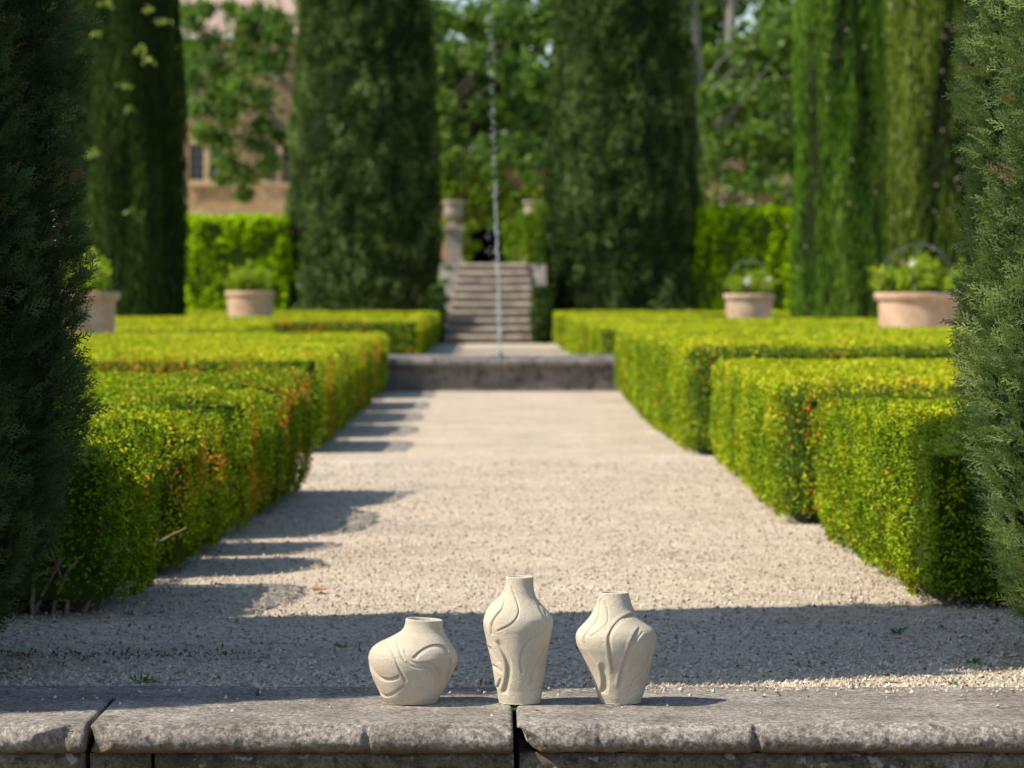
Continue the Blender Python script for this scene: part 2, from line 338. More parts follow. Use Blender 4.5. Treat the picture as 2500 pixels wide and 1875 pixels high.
# ------------------------------------------------------------------ foliage builders
def leaf_quads(P, n, L, W, tint, spread=.9, up=0.0, fold=.25, along=.6, nb=.75, tri=False):
    """diamond leaves: P (N,3) positions, n outward normals, L, W lengths and widths (N,)"""
    N_ = len(P); r1 = rng.normal(size=(N_, 3)); r2 = rng.normal(size=(N_, 3))
    u = norm(n * along + norm(r1) * spread + np.array([0, 0, up]))
    w = n * nb + norm(r2) * .8
    w = norm(w - u * np.sum(w * u, -1, keepdims=True)); v = np.cross(w, u)
    L = np.broadcast_to(np.asarray(L, float), (N_,))[:, None]; W = np.broadcast_to(np.asarray(W, float), (N_,))[:, None]
    if tri:        # far foliage: one triangle to a leaf
        V = np.empty((N_, 3, 3)); V[:, 0] = P - u * L * .5 + v * W * .5; V[:, 1] = P - u * L * .5 - v * W * .5; V[:, 2] = P + u * L * .5 + w * W * .15
        return V.reshape(-1, 3), np.arange(N_ * 3).reshape(-1, 3), np.repeat(tint, 3)
    V = np.empty((N_, 4, 3)); V[:, 0] = P - u * L * .5; V[:, 2] = P + u * L * .5
    V[:, 1] = P + v * W * .5 + w * W * fold + u * L * .08; V[:, 3] = P - v * W * .5 + w * W * fold + u * L * .08
    f = np.arange(N_ * 4).reshape(-1, 4)
    return V.reshape(-1, 3), f, np.repeat(tint, 4)
def round_poly(poly, r=.1, k=3):
    out = []; n = len(poly); P = np.asarray(poly, float)
    for i in range(n):
        a, b, c = P[i - 1], P[i], P[(i + 1) % n]
        d1 = (a - b); l1 = np.linalg.norm(d1); d2 = (c - b); l2 = np.linalg.norm(d2)
        rr = min(r, l1 * .35, l2 * .35); p1 = b + d1 / l1 * rr; p2 = b + d2 / l2 * rr
        for j in range(k):
            t = j / (k - 1); out.append((1 - t) ** 2 * p1 + 2 * t * (1 - t) * b + t * t * p2)
    return np.array(out)
def inside(P, poly):
    x, y = P[:, 0], P[:, 1]; r = np.zeros(len(P), bool); n = len(poly); j = n - 1
    for i in range(n):
        xi, yi = poly[i]; xj, yj = poly[j]
        c = ((yi > y) != (yj > y)) & (x < (xj - xi) * (y - yi) / (yj - yi + 1e-12) + xi)
        r ^= c; j = i
    return r
def edge_dist(P, poly):
    d = np.full(len(P), 9.0); n = len(poly)
    for i in range(n):
        a = poly[i]; b = poly[(i + 1) % n]; ab = b - a
        t = np.clip(((P - a) @ ab) / (ab @ ab + 1e-12), 0, 1)
        d = np.minimum(d, np.linalg.norm(P - a - t[:, None] * ab, axis=1))
    return d
def offset_poly(poly, d):
    n = len(poly); out = []
    for i in range(n):
        a, b, c = poly[i - 1], poly[i], poly[(i + 1) % n]
        e1 = norm(b - a); e2 = norm(c - b); n1 = np.array([e1[1], -e1[0]]); n2 = np.array([e2[1], -e2[0]])
        m_ = norm(n1 + n2); out.append(b + m_ * d)
    return np.array(out)
def prism(poly, z0, z1):
    n = len(poly); V = [(x, y, z0) for x, y in poly] + [(x, y, z1) for x, y in poly]
    return V, [tuple(range(n))[::-1], tuple(range(n, 2 * n))] + [(i, (i + 1) % n, n + (i + 1) % n, n + i) for i in range(n)]
def pyobj(name, V, faces, mat, parent=None):
    me = bpy.data.meshes.new(name); me.from_pydata([tuple(v) for v in V], [], faces); me.update()
    return link_mesh(name, me, mat, parent)

def hedge(name, label, poly, h, ls, ds, dt, group, orange=.25, mat='box_leaf', rr=.07, amp=.03, z0=.02, top_tint=.10, cat='hedge', core='hedge_core', bare=0.0, seed=0, wide=.55, slope=0.0, orange_y=0, dips=(), dipw=.3, dipx=-1.7):
    poly = round_poly(poly, .16, 3)
    a = 0.5 * np.sum(poly[:, 0] * np.roll(poly[:, 1], -1) - np.roll(poly[:, 0], -1) * poly[:, 1])
    if a < 0: poly = poly[::-1]
    c = poly.mean(0); h0 = h; yc = poly[:, 1].min()
    root = empty(name, (c[0], c[1], 0), label, cat, group)
    def hh(x, y):
        v = h0 + slope * (y - yc)
        if len(dips):
            near = np.clip((x - dipx) / .25, 0, 1)
            v = v + near * .035 * vnoise(np.column_stack([y, y * 0, y * 0]), 1.9, seed + 40)
            for yd in dips: v = v - near * .17 * np.exp(-((y - yd - .1) / dipw) ** 2)
        return v
    Ps = []; Ns = []; top = []
    n = len(poly)
    for i in range(n):
        p, q = poly[i], poly[(i + 1) % n]; e = q - p; Lh = np.linalg.norm(e)
        if Lh < 1e-6: continue
        nn = np.array([e[1], -e[0]]) / Lh
        mid = (p + q) / 2
        face = nn @ (-mid / np.linalg.norm(mid)) > -.1 or abs(mid[0]) < 1.7
        k = int(Lh * h0 * ds * (1 if face else .35)) + 1
        t = rng.random(k); h = hh(p[0] + e[0] * t, p[1] + e[1] * t); z = z0 + rng.random(k) * (h - z0)
        ins = np.where(z > h - rr, rr - np.sqrt(np.maximum(rr * rr - (z - h + rr) ** 2, 0)), 0) + np.where(z < .14, (.14 - z) * .35, 0)
        P = np.column_stack([p[0] + e[0] * t - nn[0] * ins, p[1] + e[1] * t - nn[1] * ins, z])
        up = np.clip((z - h + rr) / rr, 0, 1)
        Nn = norm(np.column_stack([np.full(k, nn[0]), np.full(k, nn[1]), np.zeros(k)]) + up[:, None] * np.array([0, 0, 1.0]))
        if bare > 0:
            keep = (rng.random(k) < np.clip((z - .05) / bare, .05, 1)) | (P[:, 1] > 11.15) | (P[:, 0] < -2.3); P, Nn, up = P[keep], Nn[keep], up[keep]
        Ps.append(P); Ns.append(Nn); top.append(up * .8)
    lo, hi = poly.min(0), poly.max(0); k = int((hi - lo).prod() * dt * 1.25)
    Q = lo + rng.random((k, 2)) * (hi - lo); Q = Q[inside(Q, poly)]
    dd = edge_dist(Q, poly); h = hh(Q[:, 0], Q[:, 1]); zz = h - np.where(dd < rr, rr - np.sqrt(np.maximum(rr * rr - (rr - dd) ** 2, 0)), 0)
    Ps.append(np.column_stack([Q, zz])); Ns.append(np.tile([0, 0, 1.0], (len(Q), 1))); top.append(np.ones(len(Q)))
    P = np.concatenate(Ps); Nn = np.concatenate(Ns); top = np.concatenate(top)
    off = amp * fbm(P, 2.2, 3, seed) * (1 - .5 * top) + amp * (1 - .6 * top) * vnoise(P * np.array([1, 1, .3]), 5, seed + 15) + amp * .5 * vnoise(P, 12, seed + 5) - rng.exponential(.02, len(P)) * (1 - .6 * top) + rng.random(len(P)) * .012
    P = P + Nn * off[:, None]; P[:, 2] = np.maximum(P[:, 2], .012)
    thin = vnoise(P, 8, seed + 50) * .6 + vnoise(P * np.array([1, 1, .5]), 21, seed + 51) * .5       # sparse pockets between the shoots
    kp = rng.random(len(P)) < np.clip(.92 + .75 * thin + .25 * top, .25, 1); P, Nn, top = P[kp], Nn[kp], top[kp]
    g = .37 + .24 * fbm(P, 1.3, 3, seed + 9) + .17 * vnoise(P, 7, seed + 3) + rng.normal(0, .14, len(P)) + (top_tint - .03) * top  # tint paler towards the hedge top
    g = np.clip(g, 0, .88)
    om = fbm(P, 1.4, 2, seed + 21) + .5 * vnoise(P, 5, seed + 22)
    om = fbm(P * np.array([1, 1, .35]), 1.9, 2, seed + 21) + .5 * vnoise(P, 6, seed + 22)
    isor = (rng.random(len(P)) < np.clip((om - .22) * orange * 3.2, 0, .8) * (1 - .75 * top) * (P[:, 1] > orange_y)) | (rng.random(len(P)) < .0022 * (orange > 0))
    g = np.where(isor, .90 + rng.random(len(P)) * .08, g)
    sz = ls * (.55 + .85 * rng.random(len(P)))
    V, f, t = leaf_quads(P, Nn, sz, sz * wide * (.75 + .5 * rng.random(len(P))), g, nb=.75 + .65 * top[:, None], along=(.6 - .3 * top)[:, None], tri=poly[:, 1].min() > 15.1)
    obj('foliage', V, f, M[mat], root, False, {'tint': t})
    ip = offset_poly(poly, -.085 if not len(dips) else (-.07 if h0 < .6 else -.125))
    if len(dips):      # inner twig mass in columns under the uneven top
        st_ = .12 if h0 < .6 else .2
        gx, gy = np.meshgrid(np.arange(ip[:, 0].min(), ip[:, 0].max(), st_), np.arange(ip[:, 1].min(), ip[:, 1].max(), st_)); G = np.column_stack([gx.ravel(), gy.ravel()]) + st_ / 2
        G = G[inside(G, ip)]; hz = hh(G[:, 0], G[:, 1]) - .055; mbc = MB()
        for (x_, y_), z_ in zip(G, hz): mbc.box(x_ - st_ / 2 - .004 - .004 * rng.random(), x_ + st_ / 2 + .004 + .004 * rng.random(), y_ - st_ / 2 - .004 - .004 * rng.random(), y_ + st_ / 2 + .004 + .004 * rng.random(), z0 + .02, z_ - .02 * rng.random())
        mbc.obj('branches', M[core], root)['kind'] = 'stuff'
        return root, poly
    Vc, fc = prism(ip, z0 + .02, h0 + min(0, slope * (poly[:, 1].max() - yc)) - (.075 if not len(dips) else .17))
    pyobj('branches', Vc, fc, M[core], root)
    return root, poly
def branching(mb, p, d, L, r, depth, k=5):
    d = d / np.linalg.norm(d); pts = [p]; n = 4
    for i in range(n):
        d = norm(d + rng.normal(0, .12, 3)); pts.append(pts[-1] + d * L / n)
    mb.tube(pts, np.linspace(r, r * .6, n + 1), k)
    if depth > 0:
        for j in range(2):
            branching(mb, pts[-1 - j], norm(d + rng.normal(0, .45, 3)), L * .75, r * .6, depth - 1, k)

# sprays of the near cypresses: flat feathery twigs
def make_spray(seed):
    r = np.random.default_rng(seed); Q = []; tt = []
    def blade(p, d, L, w, t):
        d = d / np.linalg.norm(d); s = np.array([-d[1], d[0], 0])
        Q.append([p + s * w, p - s * w, p + d * L]); tt.append(t)
    blade(np.zeros(3), np.array([1, 0, 0.]), 1.0, .03, -.12)
    n = 9
    for i in range(n):
        t = .1 + .85 * i / (n - 1); sd = 1 if i % 2 else -1
        p = np.array([t, 0, .05 * math.sin(t * 5)]); an = math.radians(38 + r.normal(0, 9)) * sd; L_ = .46 * (1 - .62 * t) * (.8 + .4 * r.random())
        d = np.array([math.cos(an), math.sin(an), r.normal(0, .22)])
        blade(p, d, L_, .030, 0)
        for q in (.4, .72):
            for s2 in (-1, 1):
                if r.random() < .78:
                    a2 = an + s2 * math.radians(36 + r.normal(0, 8))
                    blade(p + d / np.linalg.norm(d) * L_ * q, np.array([math.cos(a2), math.sin(a2), r.normal(0, .25)]), L_ * .42, .024, .07)
    return np.array(Q), np.array(tt)
SPRAYS = [make_spray(s) for s in range(4)]
def sprays(P, n, size, tint, up=.55, rnd=.45):
    Vs = []; Ts = []; which = rng.integers(0, len(SPRAYS), len(P))
    for k, (Q, tt) in enumerate(SPRAYS):
        s = which == k; p = P[s]; m_ = len(p)
        if m_ == 0: continue
        u = norm(n[s] * .8 + np.array([0, 0, up]) + norm(rng.normal(size=(m_, 3))) * rnd)
        w = norm(rng.normal(size=(m_, 3)) + n[s] * .5); w = norm(w - u * np.sum(u * w, -1, keepdims=True)); v = np.cross(w, u)
        X = Q.reshape(-1, 3)
        V = p[:, None] + size[s][:, None, None] * (X[None, :, 0:1] * u[:, None] + X[None, :, 1:2] * v[:, None] + X[None, :, 2:3] * w[:, None])
        Vs.append(V.reshape(-1, 3)); Ts.append((tint[s][:, None] + np.repeat(tt, 3)[None]).ravel())
    V = np.concatenate(Vs); return V, np.arange(len(V)).reshape(-1, 3), np.concatenate(Ts)

def crown_core(root, cx, cy, prof, shrink, mat, amp=.05, k=40, nzz=60, lobes=None):
    zs = np.array([p[0] for p in prof]); rs = np.array([p[1] for p in prof])
    zz = np.linspace(zs[0], zs[-1], nzz); rz = np.maximum(np.interp(zz, zs, rs) * (1 - .0) - shrink, .015)
    an = np.arange(k) * 2 * math.pi / k
    V = np.stack([cx + rz[:, None] * np.cos(an), cy + rz[:, None] * np.sin(an), np.repeat(zz[:, None], k, 1)], -1).reshape(-1, 3)
    nn = norm(V - np.column_stack([np.full(len(V), cx), np.full(len(V), cy), V[:, 2]]))
    V = V + nn * ((amp * fbm(V, 2.5, 2)) if lobes is None else lobes(V - np.array([cx, cy, 0])))[:, None]
    i = np.arange(nzz - 1)[:, None] * k; j = np.arange(k)[None]; j2 = (j + 1) % k
    fq = np.stack([i + j, i + j2, i + k + j2, i + k + j], -1).reshape(-1, 4)
    return obj('branches', V, fq, mat, root)

def near_cypress(name, label, cx, cy, prof, a_mid, seed, lean=0.0, mat='cyp_leaf'):
    """prof: (z, radius); dense sprays where the tree stands in the picture, larger ones elsewhere"""
    root = empty(name, (cx, cy, 0), label, 'tree', 'clipped cypresses beside the gravel path')
    zs = np.array([p[0] for p in prof]); rs = np.array([p[1] for p in prof])
    def lobes(P0):
        return .075 * fbm(P0 * np.array([1, 1, .4]), 3.6, 2, seed) + .07 * vnoise(P0 * np.array([1, 1, .45]), 9, seed + 2) + .02 * vnoise(P0, 22, seed + 3)
    def shell(n, z0, z1, a0, a1):
        z = z0 + rng.random(n) * (z1 - z0); a = a0 + rng.random(n) * (a1 - a0)
        r = np.interp(z, zs, rs)
        P0 = np.column_stack([np.cos(a) * r * 1.0, np.sin(a) * r, z])
        clump = lobes(P0); depth = rng.exponential(.022, n)
        r2 = r + clump - depth
        P = np.column_stack([cx + np.cos(a) * r2, cy + lean * z + np.sin(a) * r2, z + rng.normal(0, .02, n)])
        nn = np.column_stack([np.cos(a), np.sin(a), np.zeros(n)])
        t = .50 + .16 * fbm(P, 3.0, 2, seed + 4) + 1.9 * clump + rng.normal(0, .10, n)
        t = np.clip(t, .02, .85)
        br = (rng.random(n) < .02) | ((vnoise(P, 7, seed + 8) > .68) & (rng.random(n) < .3))
        return P, nn, np.where(br, .97, t)
    half = math.radians(56)
    ztop = 2.35
    n1 = int(2 * half * 1.15 * ztop * 1750)
    P, nn, t = shell(n1, .06, ztop, a_mid - half, a_mid + half)
    V1, f1, t1 = sprays(P, nn, .040 + .046 * rng.random(n1), t)
    n2 = int((2 * math.pi - 2 * half) * 1.1 * ztop * 420)
    P, nn, t = shell(n2, .06, ztop, a_mid + half, a_mid + 2 * math.pi - half)
    V2, f2, t2 = leaf_quads(P, nn, .13, .05, t, .8, .6, tri=True)
    n3 = int(2 * math.pi * .75 * (zs[-1] - ztop) * 260)
    P, nn, t = shell(n3, ztop, zs[-1], 0, 2 * math.pi)
    V3, f3, t3 = leaf_quads(P, nn, .16, .055, t, .7, .8, tri=True)
    V = np.concatenate([V1, V2, V3]); f = np.concatenate([f1, f2 + len(V1), f3 + len(V1) + len(V2)])
    obj('foliage', V, f, M[mat], root, False, {'tint': np.clip(np.concatenate([t1, t2, t3]), 0, 1)})
    co_ = crown_core(root, cx, cy, prof, .055, M['cyp_core'], k=110, nzz=220, lobes=lobes)
    for v_ in co_.data.vertices: v_.co.y += lean * v_.co.z
    mb = MB(); mb.tube([(cx, cy, -.05), (cx + .01, cy, .4), (cx, cy, 2), (cx, cy, zs[-1] - .5)], [.16, .13, .1, .02], 9); mb.obj('trunk', M['bark'], root, True)
    return root

def far_cypress(name, label, cx, cy, prof, mat, streak, seed, dens=430, leaf=(.115, .045), group='tall clipped cypresses beyond the parterre', amp=.13, cones=0):
    root = empty(name, (cx, cy, 0), label, 'tree', group)
    zs = np.array([p[0] for p in prof]); rs = np.array([p[1] for p in prof])
    n = int(2 * math.pi * rs.max() * (zs[-1] - zs[0]) * dens)
    z = zs[0] + rng.random(n) * (zs[-1] - zs[0]); a = rng.random(n) * 2 * math.pi; r = np.interp(z, zs, rs)
    P0 = np.column_stack([np.cos(a) * r, np.sin(a) * r, z]) + seed
    sq = np.array([1, 1, .16 if streak else .7])
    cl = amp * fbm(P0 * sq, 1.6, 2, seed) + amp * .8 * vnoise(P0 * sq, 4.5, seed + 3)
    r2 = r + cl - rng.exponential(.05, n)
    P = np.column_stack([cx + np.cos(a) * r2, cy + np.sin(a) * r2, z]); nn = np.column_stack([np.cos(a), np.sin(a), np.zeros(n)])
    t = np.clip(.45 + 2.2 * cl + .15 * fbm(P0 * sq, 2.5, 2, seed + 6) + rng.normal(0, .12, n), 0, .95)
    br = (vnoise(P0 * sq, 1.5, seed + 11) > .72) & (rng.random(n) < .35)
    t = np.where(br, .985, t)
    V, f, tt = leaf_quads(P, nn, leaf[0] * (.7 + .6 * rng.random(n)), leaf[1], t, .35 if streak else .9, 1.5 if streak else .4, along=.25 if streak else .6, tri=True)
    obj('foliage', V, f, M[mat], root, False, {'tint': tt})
    crown_core(root, cx, cy, prof, .12, M['cyp_core'], .08)
    mb = MB(); mb.tube([(cx, cy, -.1), (cx, cy, 1.5), (cx, cy, zs[-1] - .6)], [.28, .24, .03], 8); mb.obj('trunk', M['bark'], root, True)
    if cones:
        mc = MB(); ang0 = math.atan2(-cy, -cx)
        for q in range(cones):
            a_ = ang0 + rng.normal(0, .75); z_ = .9 + rng.random() * 6.5; r_ = np.interp(z_, zs, rs) + .07
            c_ = (cx + math.cos(a_) * r_, cy + math.sin(a_) * r_, z_)
            mc.lathe([(.002, -.024), (.018, -.012), (.022, .008), (.002, .024)], c_, 6)
        mc.obj('cones', M['cone'], root)['kind'] = 'stuff'
    return root
M['cone'] = plain('cypress_cone', (.40, .30, .22), .8, var=.2)

def broadleaf(name, label, base, h, blobs, leaf, per, mat, bark, group, trunk_r=.25, lean=(0, 0), cat='tree'):
    """blobs: list of (x, y, z, rx, rz) clumps of the crown in world space"""
    root = empty(name, base, label, cat, group)
    mb = MB(); b = np.array(base, float); t = b + np.array([lean[0], lean[1], h * .55])
    pts = [b + (t - b) * s + np.array([.1 * math.sin(3 * s), 0, 0]) for s in np.linspace(0, 1, 6)]
    mb.tube(pts, np.linspace(trunk_r, trunk_r * .6, 6), 8)
    for (x, y, z, rx, rz) in blobs:
        e = np.array([x, y, z]); s = pts[min(5, max(2, int(5 * (z - b[2]) / (h * .75))))]
        if z < s[2]: s = pts[2]
        mid = (s + e) / 2 + rng.normal(0, .25, 3)
        mb.tube([s, (s + mid) / 2 + rng.normal(0, .08, 3), mid, e], [trunk_r * .13, trunk_r * .1, trunk_r * .07, .012], 5)
    mb.obj('trunk', M[bark], root, True)
    Ps = []; Ns = []
    for (x, y, z, rx, rz) in blobs:
        k = per; v = norm(rng.normal(size=(k, 3))); rad = np.abs(rng.normal(.55, .42, k)) * (1 + .35 * vnoise(v * 2 + x, 1.2, int(abs(x * 7)) % 50))
        Ps.append(np.array([x, y, z]) + v * rad[:, None] * np.array([rx, rx * .9, rz])); Ns.append(norm(v + np.array([0, 0, .35])))
    P = np.concatenate(Ps); Nn = np.concatenate(Ns)
    t = np.clip(.42 + .25 * fbm(P, .8, 2, 4) + rng.normal(0, .17, len(P)), 0, 1)
    sz = leaf * (.6 + .8 * rng.random(len(P)))
    V, f, tt = leaf_quads(P, Nn, sz, sz * .75, t, 1.0, tri=True)
    obj('crown', V, f, M[mat], root, False, {'tint': tt})
    return root

# ------------------------------------------------------------------ ground
WALL_F, WALL_B = 8.06, 8.88
pyobj('ground', [(-400, WALL_B - .02, -.012), (400, WALL_B - .02, -.012), (400, 1500, -.012), (-400, 1500, -.012)], [(0, 1, 2, 3)], M['gravel'])['kind'] = 'structure'
pyobj('lower_path', [(-60, -80, -.85), (60, -80, -.85), (60, WALL_F + .3, -.85), (-60, WALL_F + .3, -.85)], [(0, 1, 2, 3)], M['earth'])['kind'] = 'structure'

# loose gravel stones near the wall
def pebbles(X0, X1, Y0, Y1, n, smin, smax, zc=-.012, power=1.0):
    y = Y0 + (Y1 - Y0) * rng.random(n) ** power; x = X0 + (X1 - X0) * rng.random(n)
    s = smin + (smax - smin) * rng.random(n) ** 2.2
    octv = np.array([(1, 0, -.3), (0, 1, -.3), (-1, 0, -.3), (0, -1, -.3), (0, 0, 1.)])
    of = np.array([(0, 1, 4), (1, 2, 4), (2, 3, 4), (3, 0, 4)])
    V = octv[None] * (s[:, None, None] * (.7 + .6 * rng.random((n, 5, 1))))
    C = norm(rng.normal(size=(n, 3)) * .35 + np.array([0, 0, 1.0])); A = norm(np.cross(C, rng.normal(size=(n, 3)))); B = np.cross(C, A)
    V = np.einsum('nij,njk->nik', V, np.stack([A, B, C], 1)); V[:, :, 2] *= .95
    V += np.stack([x, y, np.full(n, zc) + s * .35], -1)[:, None]
    f = (of[None] + (np.arange(n) * 5)[:, None, None]).reshape(-1, 3)
    tint = np.clip(.5 + .28 * rng.normal(size=n), 0, 1)
    return V.reshape(-1, 3), f, np.repeat(tint, 5)
V, f, t = pebbles(-2.6, 2.9, WALL_B - .005, 21.0, 56000, .0034, .0095, power=2.0)
tag(obj('gravel', V, f, M['pebble'], None, False, {'tint': t}), 'loose cream gravel stones strewn over the path behind the wall', 'gravel', kind='stuff')

# ------------------------------------------------------------------ the low stone wall: coping slabs over blocks
wall = empty('stone_wall', (0, 8.4, -.85), 'low weathered limestone wall with rounded coping in front of the gravel path', 'wall')
def slab(x0, x1, y0, y1, nose, mat, chips=(), ztop=0.0, th=.072, seed=0, ny=46, step=.0055, rough=1.0):
    prof = []
    if nose:
        for a in np.linspace(-90, 90, 25):
            ry = .030 if a < 0 else .055
            prof.append((y0 + (.030 if a < 0 else 0) - .030 * (a < 0) * math.cos(math.radians(a)) + (a >= 0) * ry * (1 - math.cos(math.radians(a))), ztop - th * .56 + th * (.44 if a < 0 else .56) * math.sin(math.radians(a))))
        ytop = y0 + .055
    else:
        prof += [(y0, ztop - th), (y0, ztop - th * .6), (y0, ztop - .01), (y0 + .005, ztop)]; ytop = y0 + .005
    for y in ytop + (y1 - .004 - ytop) * np.linspace(0, 1, ny)[1:]: prof.append((y, ztop))
    prof += [(y1, ztop - .006), (y1, ztop - th)]
    prof = np.array(prof); m_ = len(prof); nx = max(3, int((x1 - x0) / step))
    xs = np.linspace(x0, x1, nx)
    V = np.empty((nx, m_, 3)); V[:, :, 0] = xs[:, None]; V[:, :, 1:] = prof[None]
    tg = np.gradient(prof, axis=0); nr = norm(np.column_stack([tg[:, 1] * -1, tg[:, 0]])); nr = np.column_stack([np.zeros(m_), nr])
    Nn = np.tile(nr[None], (nx, 1, 1)).reshape(-1, 3); Nn[np.isnan(Nn)] = 0
    P = V.reshape(-1, 3)
    frontness = np.clip((y0 + .085 - P[:, 1]) / .05, 0, 1)
    d = .0016 * fbm(P * np.array([.5, 1.5, 1]), 22, 3, seed) + .0022 * fbm(P, 3.2, 2, seed + 1)
    if nose: d = d + frontness * rough * (.0032 * fbm(P, 48, 3, seed + 4) + .0014 * fbm(P, 12, 2, seed + 6) - .008 * np.clip(vnoise(P, 75, seed + 7) - .4, 0, 1))
    D = Nn * d[:, None]
    ends = np.minimum(P[:, 0] - x0, x1 - P[:, 0]); er = np.clip(1 - ends / .012, 0, 1)
    D += -Nn * (er ** 2 * .007)[:, None]
    P = P + D; D = np.zeros_like(P)
    rough_n = fbm(P, 38, 3, seed + 13)
    for (kind, cx, a_, b_, c_) in chips:
        if kind == 'plane':        # a broken-off corner: everything beyond a plane through (cx, front, b_) is gone
            n_ = norm(np.array(c_, float)); q = (P - np.array([cx, y0 + a_, ztop + b_])) @ n_
            q = np.where(np.abs(P[:, 0] - cx) < .048 + .02 * rough_n, q + .004 * rough_n - .0, -1)
            P = P - np.maximum(q, 0)[:, None] * n_
        else:                      # a small nick in the nosing: width a_, depth b_, off-centre c_
            u_ = (P[:, 0] - cx) / a_; w_ = np.clip(1 - np.where(u_ < 0, -u_ / (1 - c_), u_ / (1 + c_)) + .25 * rough_n, 0, 1)
            P = P + np.column_stack([np.zeros(len(P)), np.minimum(w_ * 2, 1) * b_ * np.clip((y0 + .05 - P[:, 1]) / .03, 0, 1), np.zeros(len(P))])
    P = P + D
    i = np.arange(nx - 1)[:, None] * m_; j = np.arange(m_)[None]; j2 = (j + 1) % m_
    fq = np.stack([i + j, i + j2, i + m_ + j2, i + m_ + j], -1).reshape(-1, 4)[:, ::-1]
    me_caps = [np.array([[0, 0, 0]])]
    # end caps
    V2 = np.concatenate([P, [P[:m_].mean(0)], [P[-m_:].mean(0)]]); c0 = len(P); c1 = c0 + 1
    jj = np.arange(m_); t0 = np.column_stack([jj, (jj + 1) % m_, np.full(m_, c0)]); b0 = (nx - 1) * m_
    t1 = np.column_stack([b0 + (jj + 1) % m_, b0 + jj, np.full(m_, c1)])
    return obj('coping_slab', V2, [fq, np.concatenate([t0, t1])], mat, wall, True)
YS = 8.655
CP = M['coping']
slab(-2.6, -1.004, WALL_F, YS, True, CP, [('plane', -1.085, .020, -.036, (.3, -1, -.1)), ('nick', -1.24, .012, .006, .3)], seed=1)
slab(-.994, .050, WALL_F, YS, True, CP, [('plane', -.965, .020, -.036, (-.55, -1, .1)), ('nick', -.305, .010, .016, -.5), ('nick', -.62, .015, .005, .2), ('plane', .045, .012, -.01, (.9, -.5, .4))], seed=2)
slab(.060, 1.72, WALL_F, YS, True, CP, [('plane', .085, .010, -.012, (-.85, -.9, .25)), ('plane', .10, .03, -.045, (-.7, -.6, -.6)), ('nick', .262, .009, .008, .4), ('nick', .655, .012, .020, -.5), ('nick', .98, .02, .006, .3), ('nick', 1.52, .014, .01, .4)], seed=3)
slab(1.727, 3.0, WALL_F, YS, True, CP, seed=4, step=.012)
for a, b, s in ((-2.6, -1.42, 5), (-1.413, -.632, 6), (-.625, .30, 7), (.306, .765, 8), (.777, 1.62, 9), (1.626, 3.0, 10)):
    slab(a, b, YS + .004, WALL_B, False, CP, seed=s, ny=20, ztop=-.001 - .002 * (s % 2))
def block(x0, x1, y0, z0, z1, seed, mat):
    nx = max(4, int((x1 - x0) / .012)); nz = max(4, int((z1 - z0) / .014))
    xs = np.linspace(x0, x1, nx); zs = np.linspace(z0, z1, nz)
    X, Z = np.meshgrid(xs, zs, indexing='ij'); P = np.column_stack([X.ravel(), np.full(X.size, y0), Z.ravel()])
    e = np.minimum.reduce([P[:, 0] - x0, x1 - P[:, 0], P[:, 2] - z0, z1 - P[:, 2]]); er = np.clip(1 - e / .014, 0, 1) ** 2
    P[:, 1] += .004 * fbm(P, 30, 3, seed) + .004 * fbm(P, 6, 2, seed + 2) + er * .012
    i = np.arange(nx - 1)[:, None] * nz; j = np.arange(nz - 1)[None]
    fq = np.stack([i + j, i + nz + j, i + nz + j + 1, i + j + 1], -1).reshape(-1, 4)
    # back and sides
    n0 = len(P); B = np.array([(x0, y0 + .012, z0), (x1, y0 + .012, z0), (x1, y0 + .012, z1), (x0, y0 + .012, z1), (x0, y0 + .3, z0), (x1, y0 + .3, z0), (x1, y0 + .3, z1), (x0, y0 + .3, z1)])
    bf = np.array([(4, 7, 6, 5), (0, 3, 7, 4), (1, 5, 6, 2), (3, 2, 6, 7), (0, 4, 5, 1)]) + n0
    return obj('wall_block', np.concatenate([P, B]), [fq, bf], mat, wall, True)
for a, b, q in ((-12, -9.0, 61), (-8.99, -5.8, 62), (-5.79, -2.606, 63), (3.006, 6.0, 64), (6.01, 9.0, 65), (9.01, 12, 66)):
    slab(a, b, WALL_F, YS, True, CP, seed=q, step=.06); slab(a, b, YS + .004, WALL_B, False, CP, seed=q + 9, ny=12, step=.06)
WB = WALL_F + .034
for a, b, s in ((-2.6, -1.008, 31), (-.996, -.845, 32), (-.836, .052, 33), (.066, 1.9, 34), (1.91, 3.0, 35)):
    block(a, b, WB, -.46, -.074, s, M['wall_block'])
for a, b, s in ((-2.6, -1.6, 36), (-1.59, -.4, 37), (-.39, .7, 38), (.71, 1.8, 39), (1.81, 3.0, 40)):
    block(a, b, WB, -.86, -.47, s, M['wall_block'])
for a, b, q in ((-12, -7.3, 71), (-7.29, -2.61, 72), (3.01, 7.5, 73), (7.51, 12, 74)):
    mb = MB(); mb.box(a, b, WB, WB + .3, -.86, -.074); mb.obj('wall_block', M['wall_block'], wall)
mb = MB(); mb.box(-11.9, 11.9, WB + .31, WALL_B - .01, -.86, -.076); mb.obj('rubble_fill', M['soil'], wall)

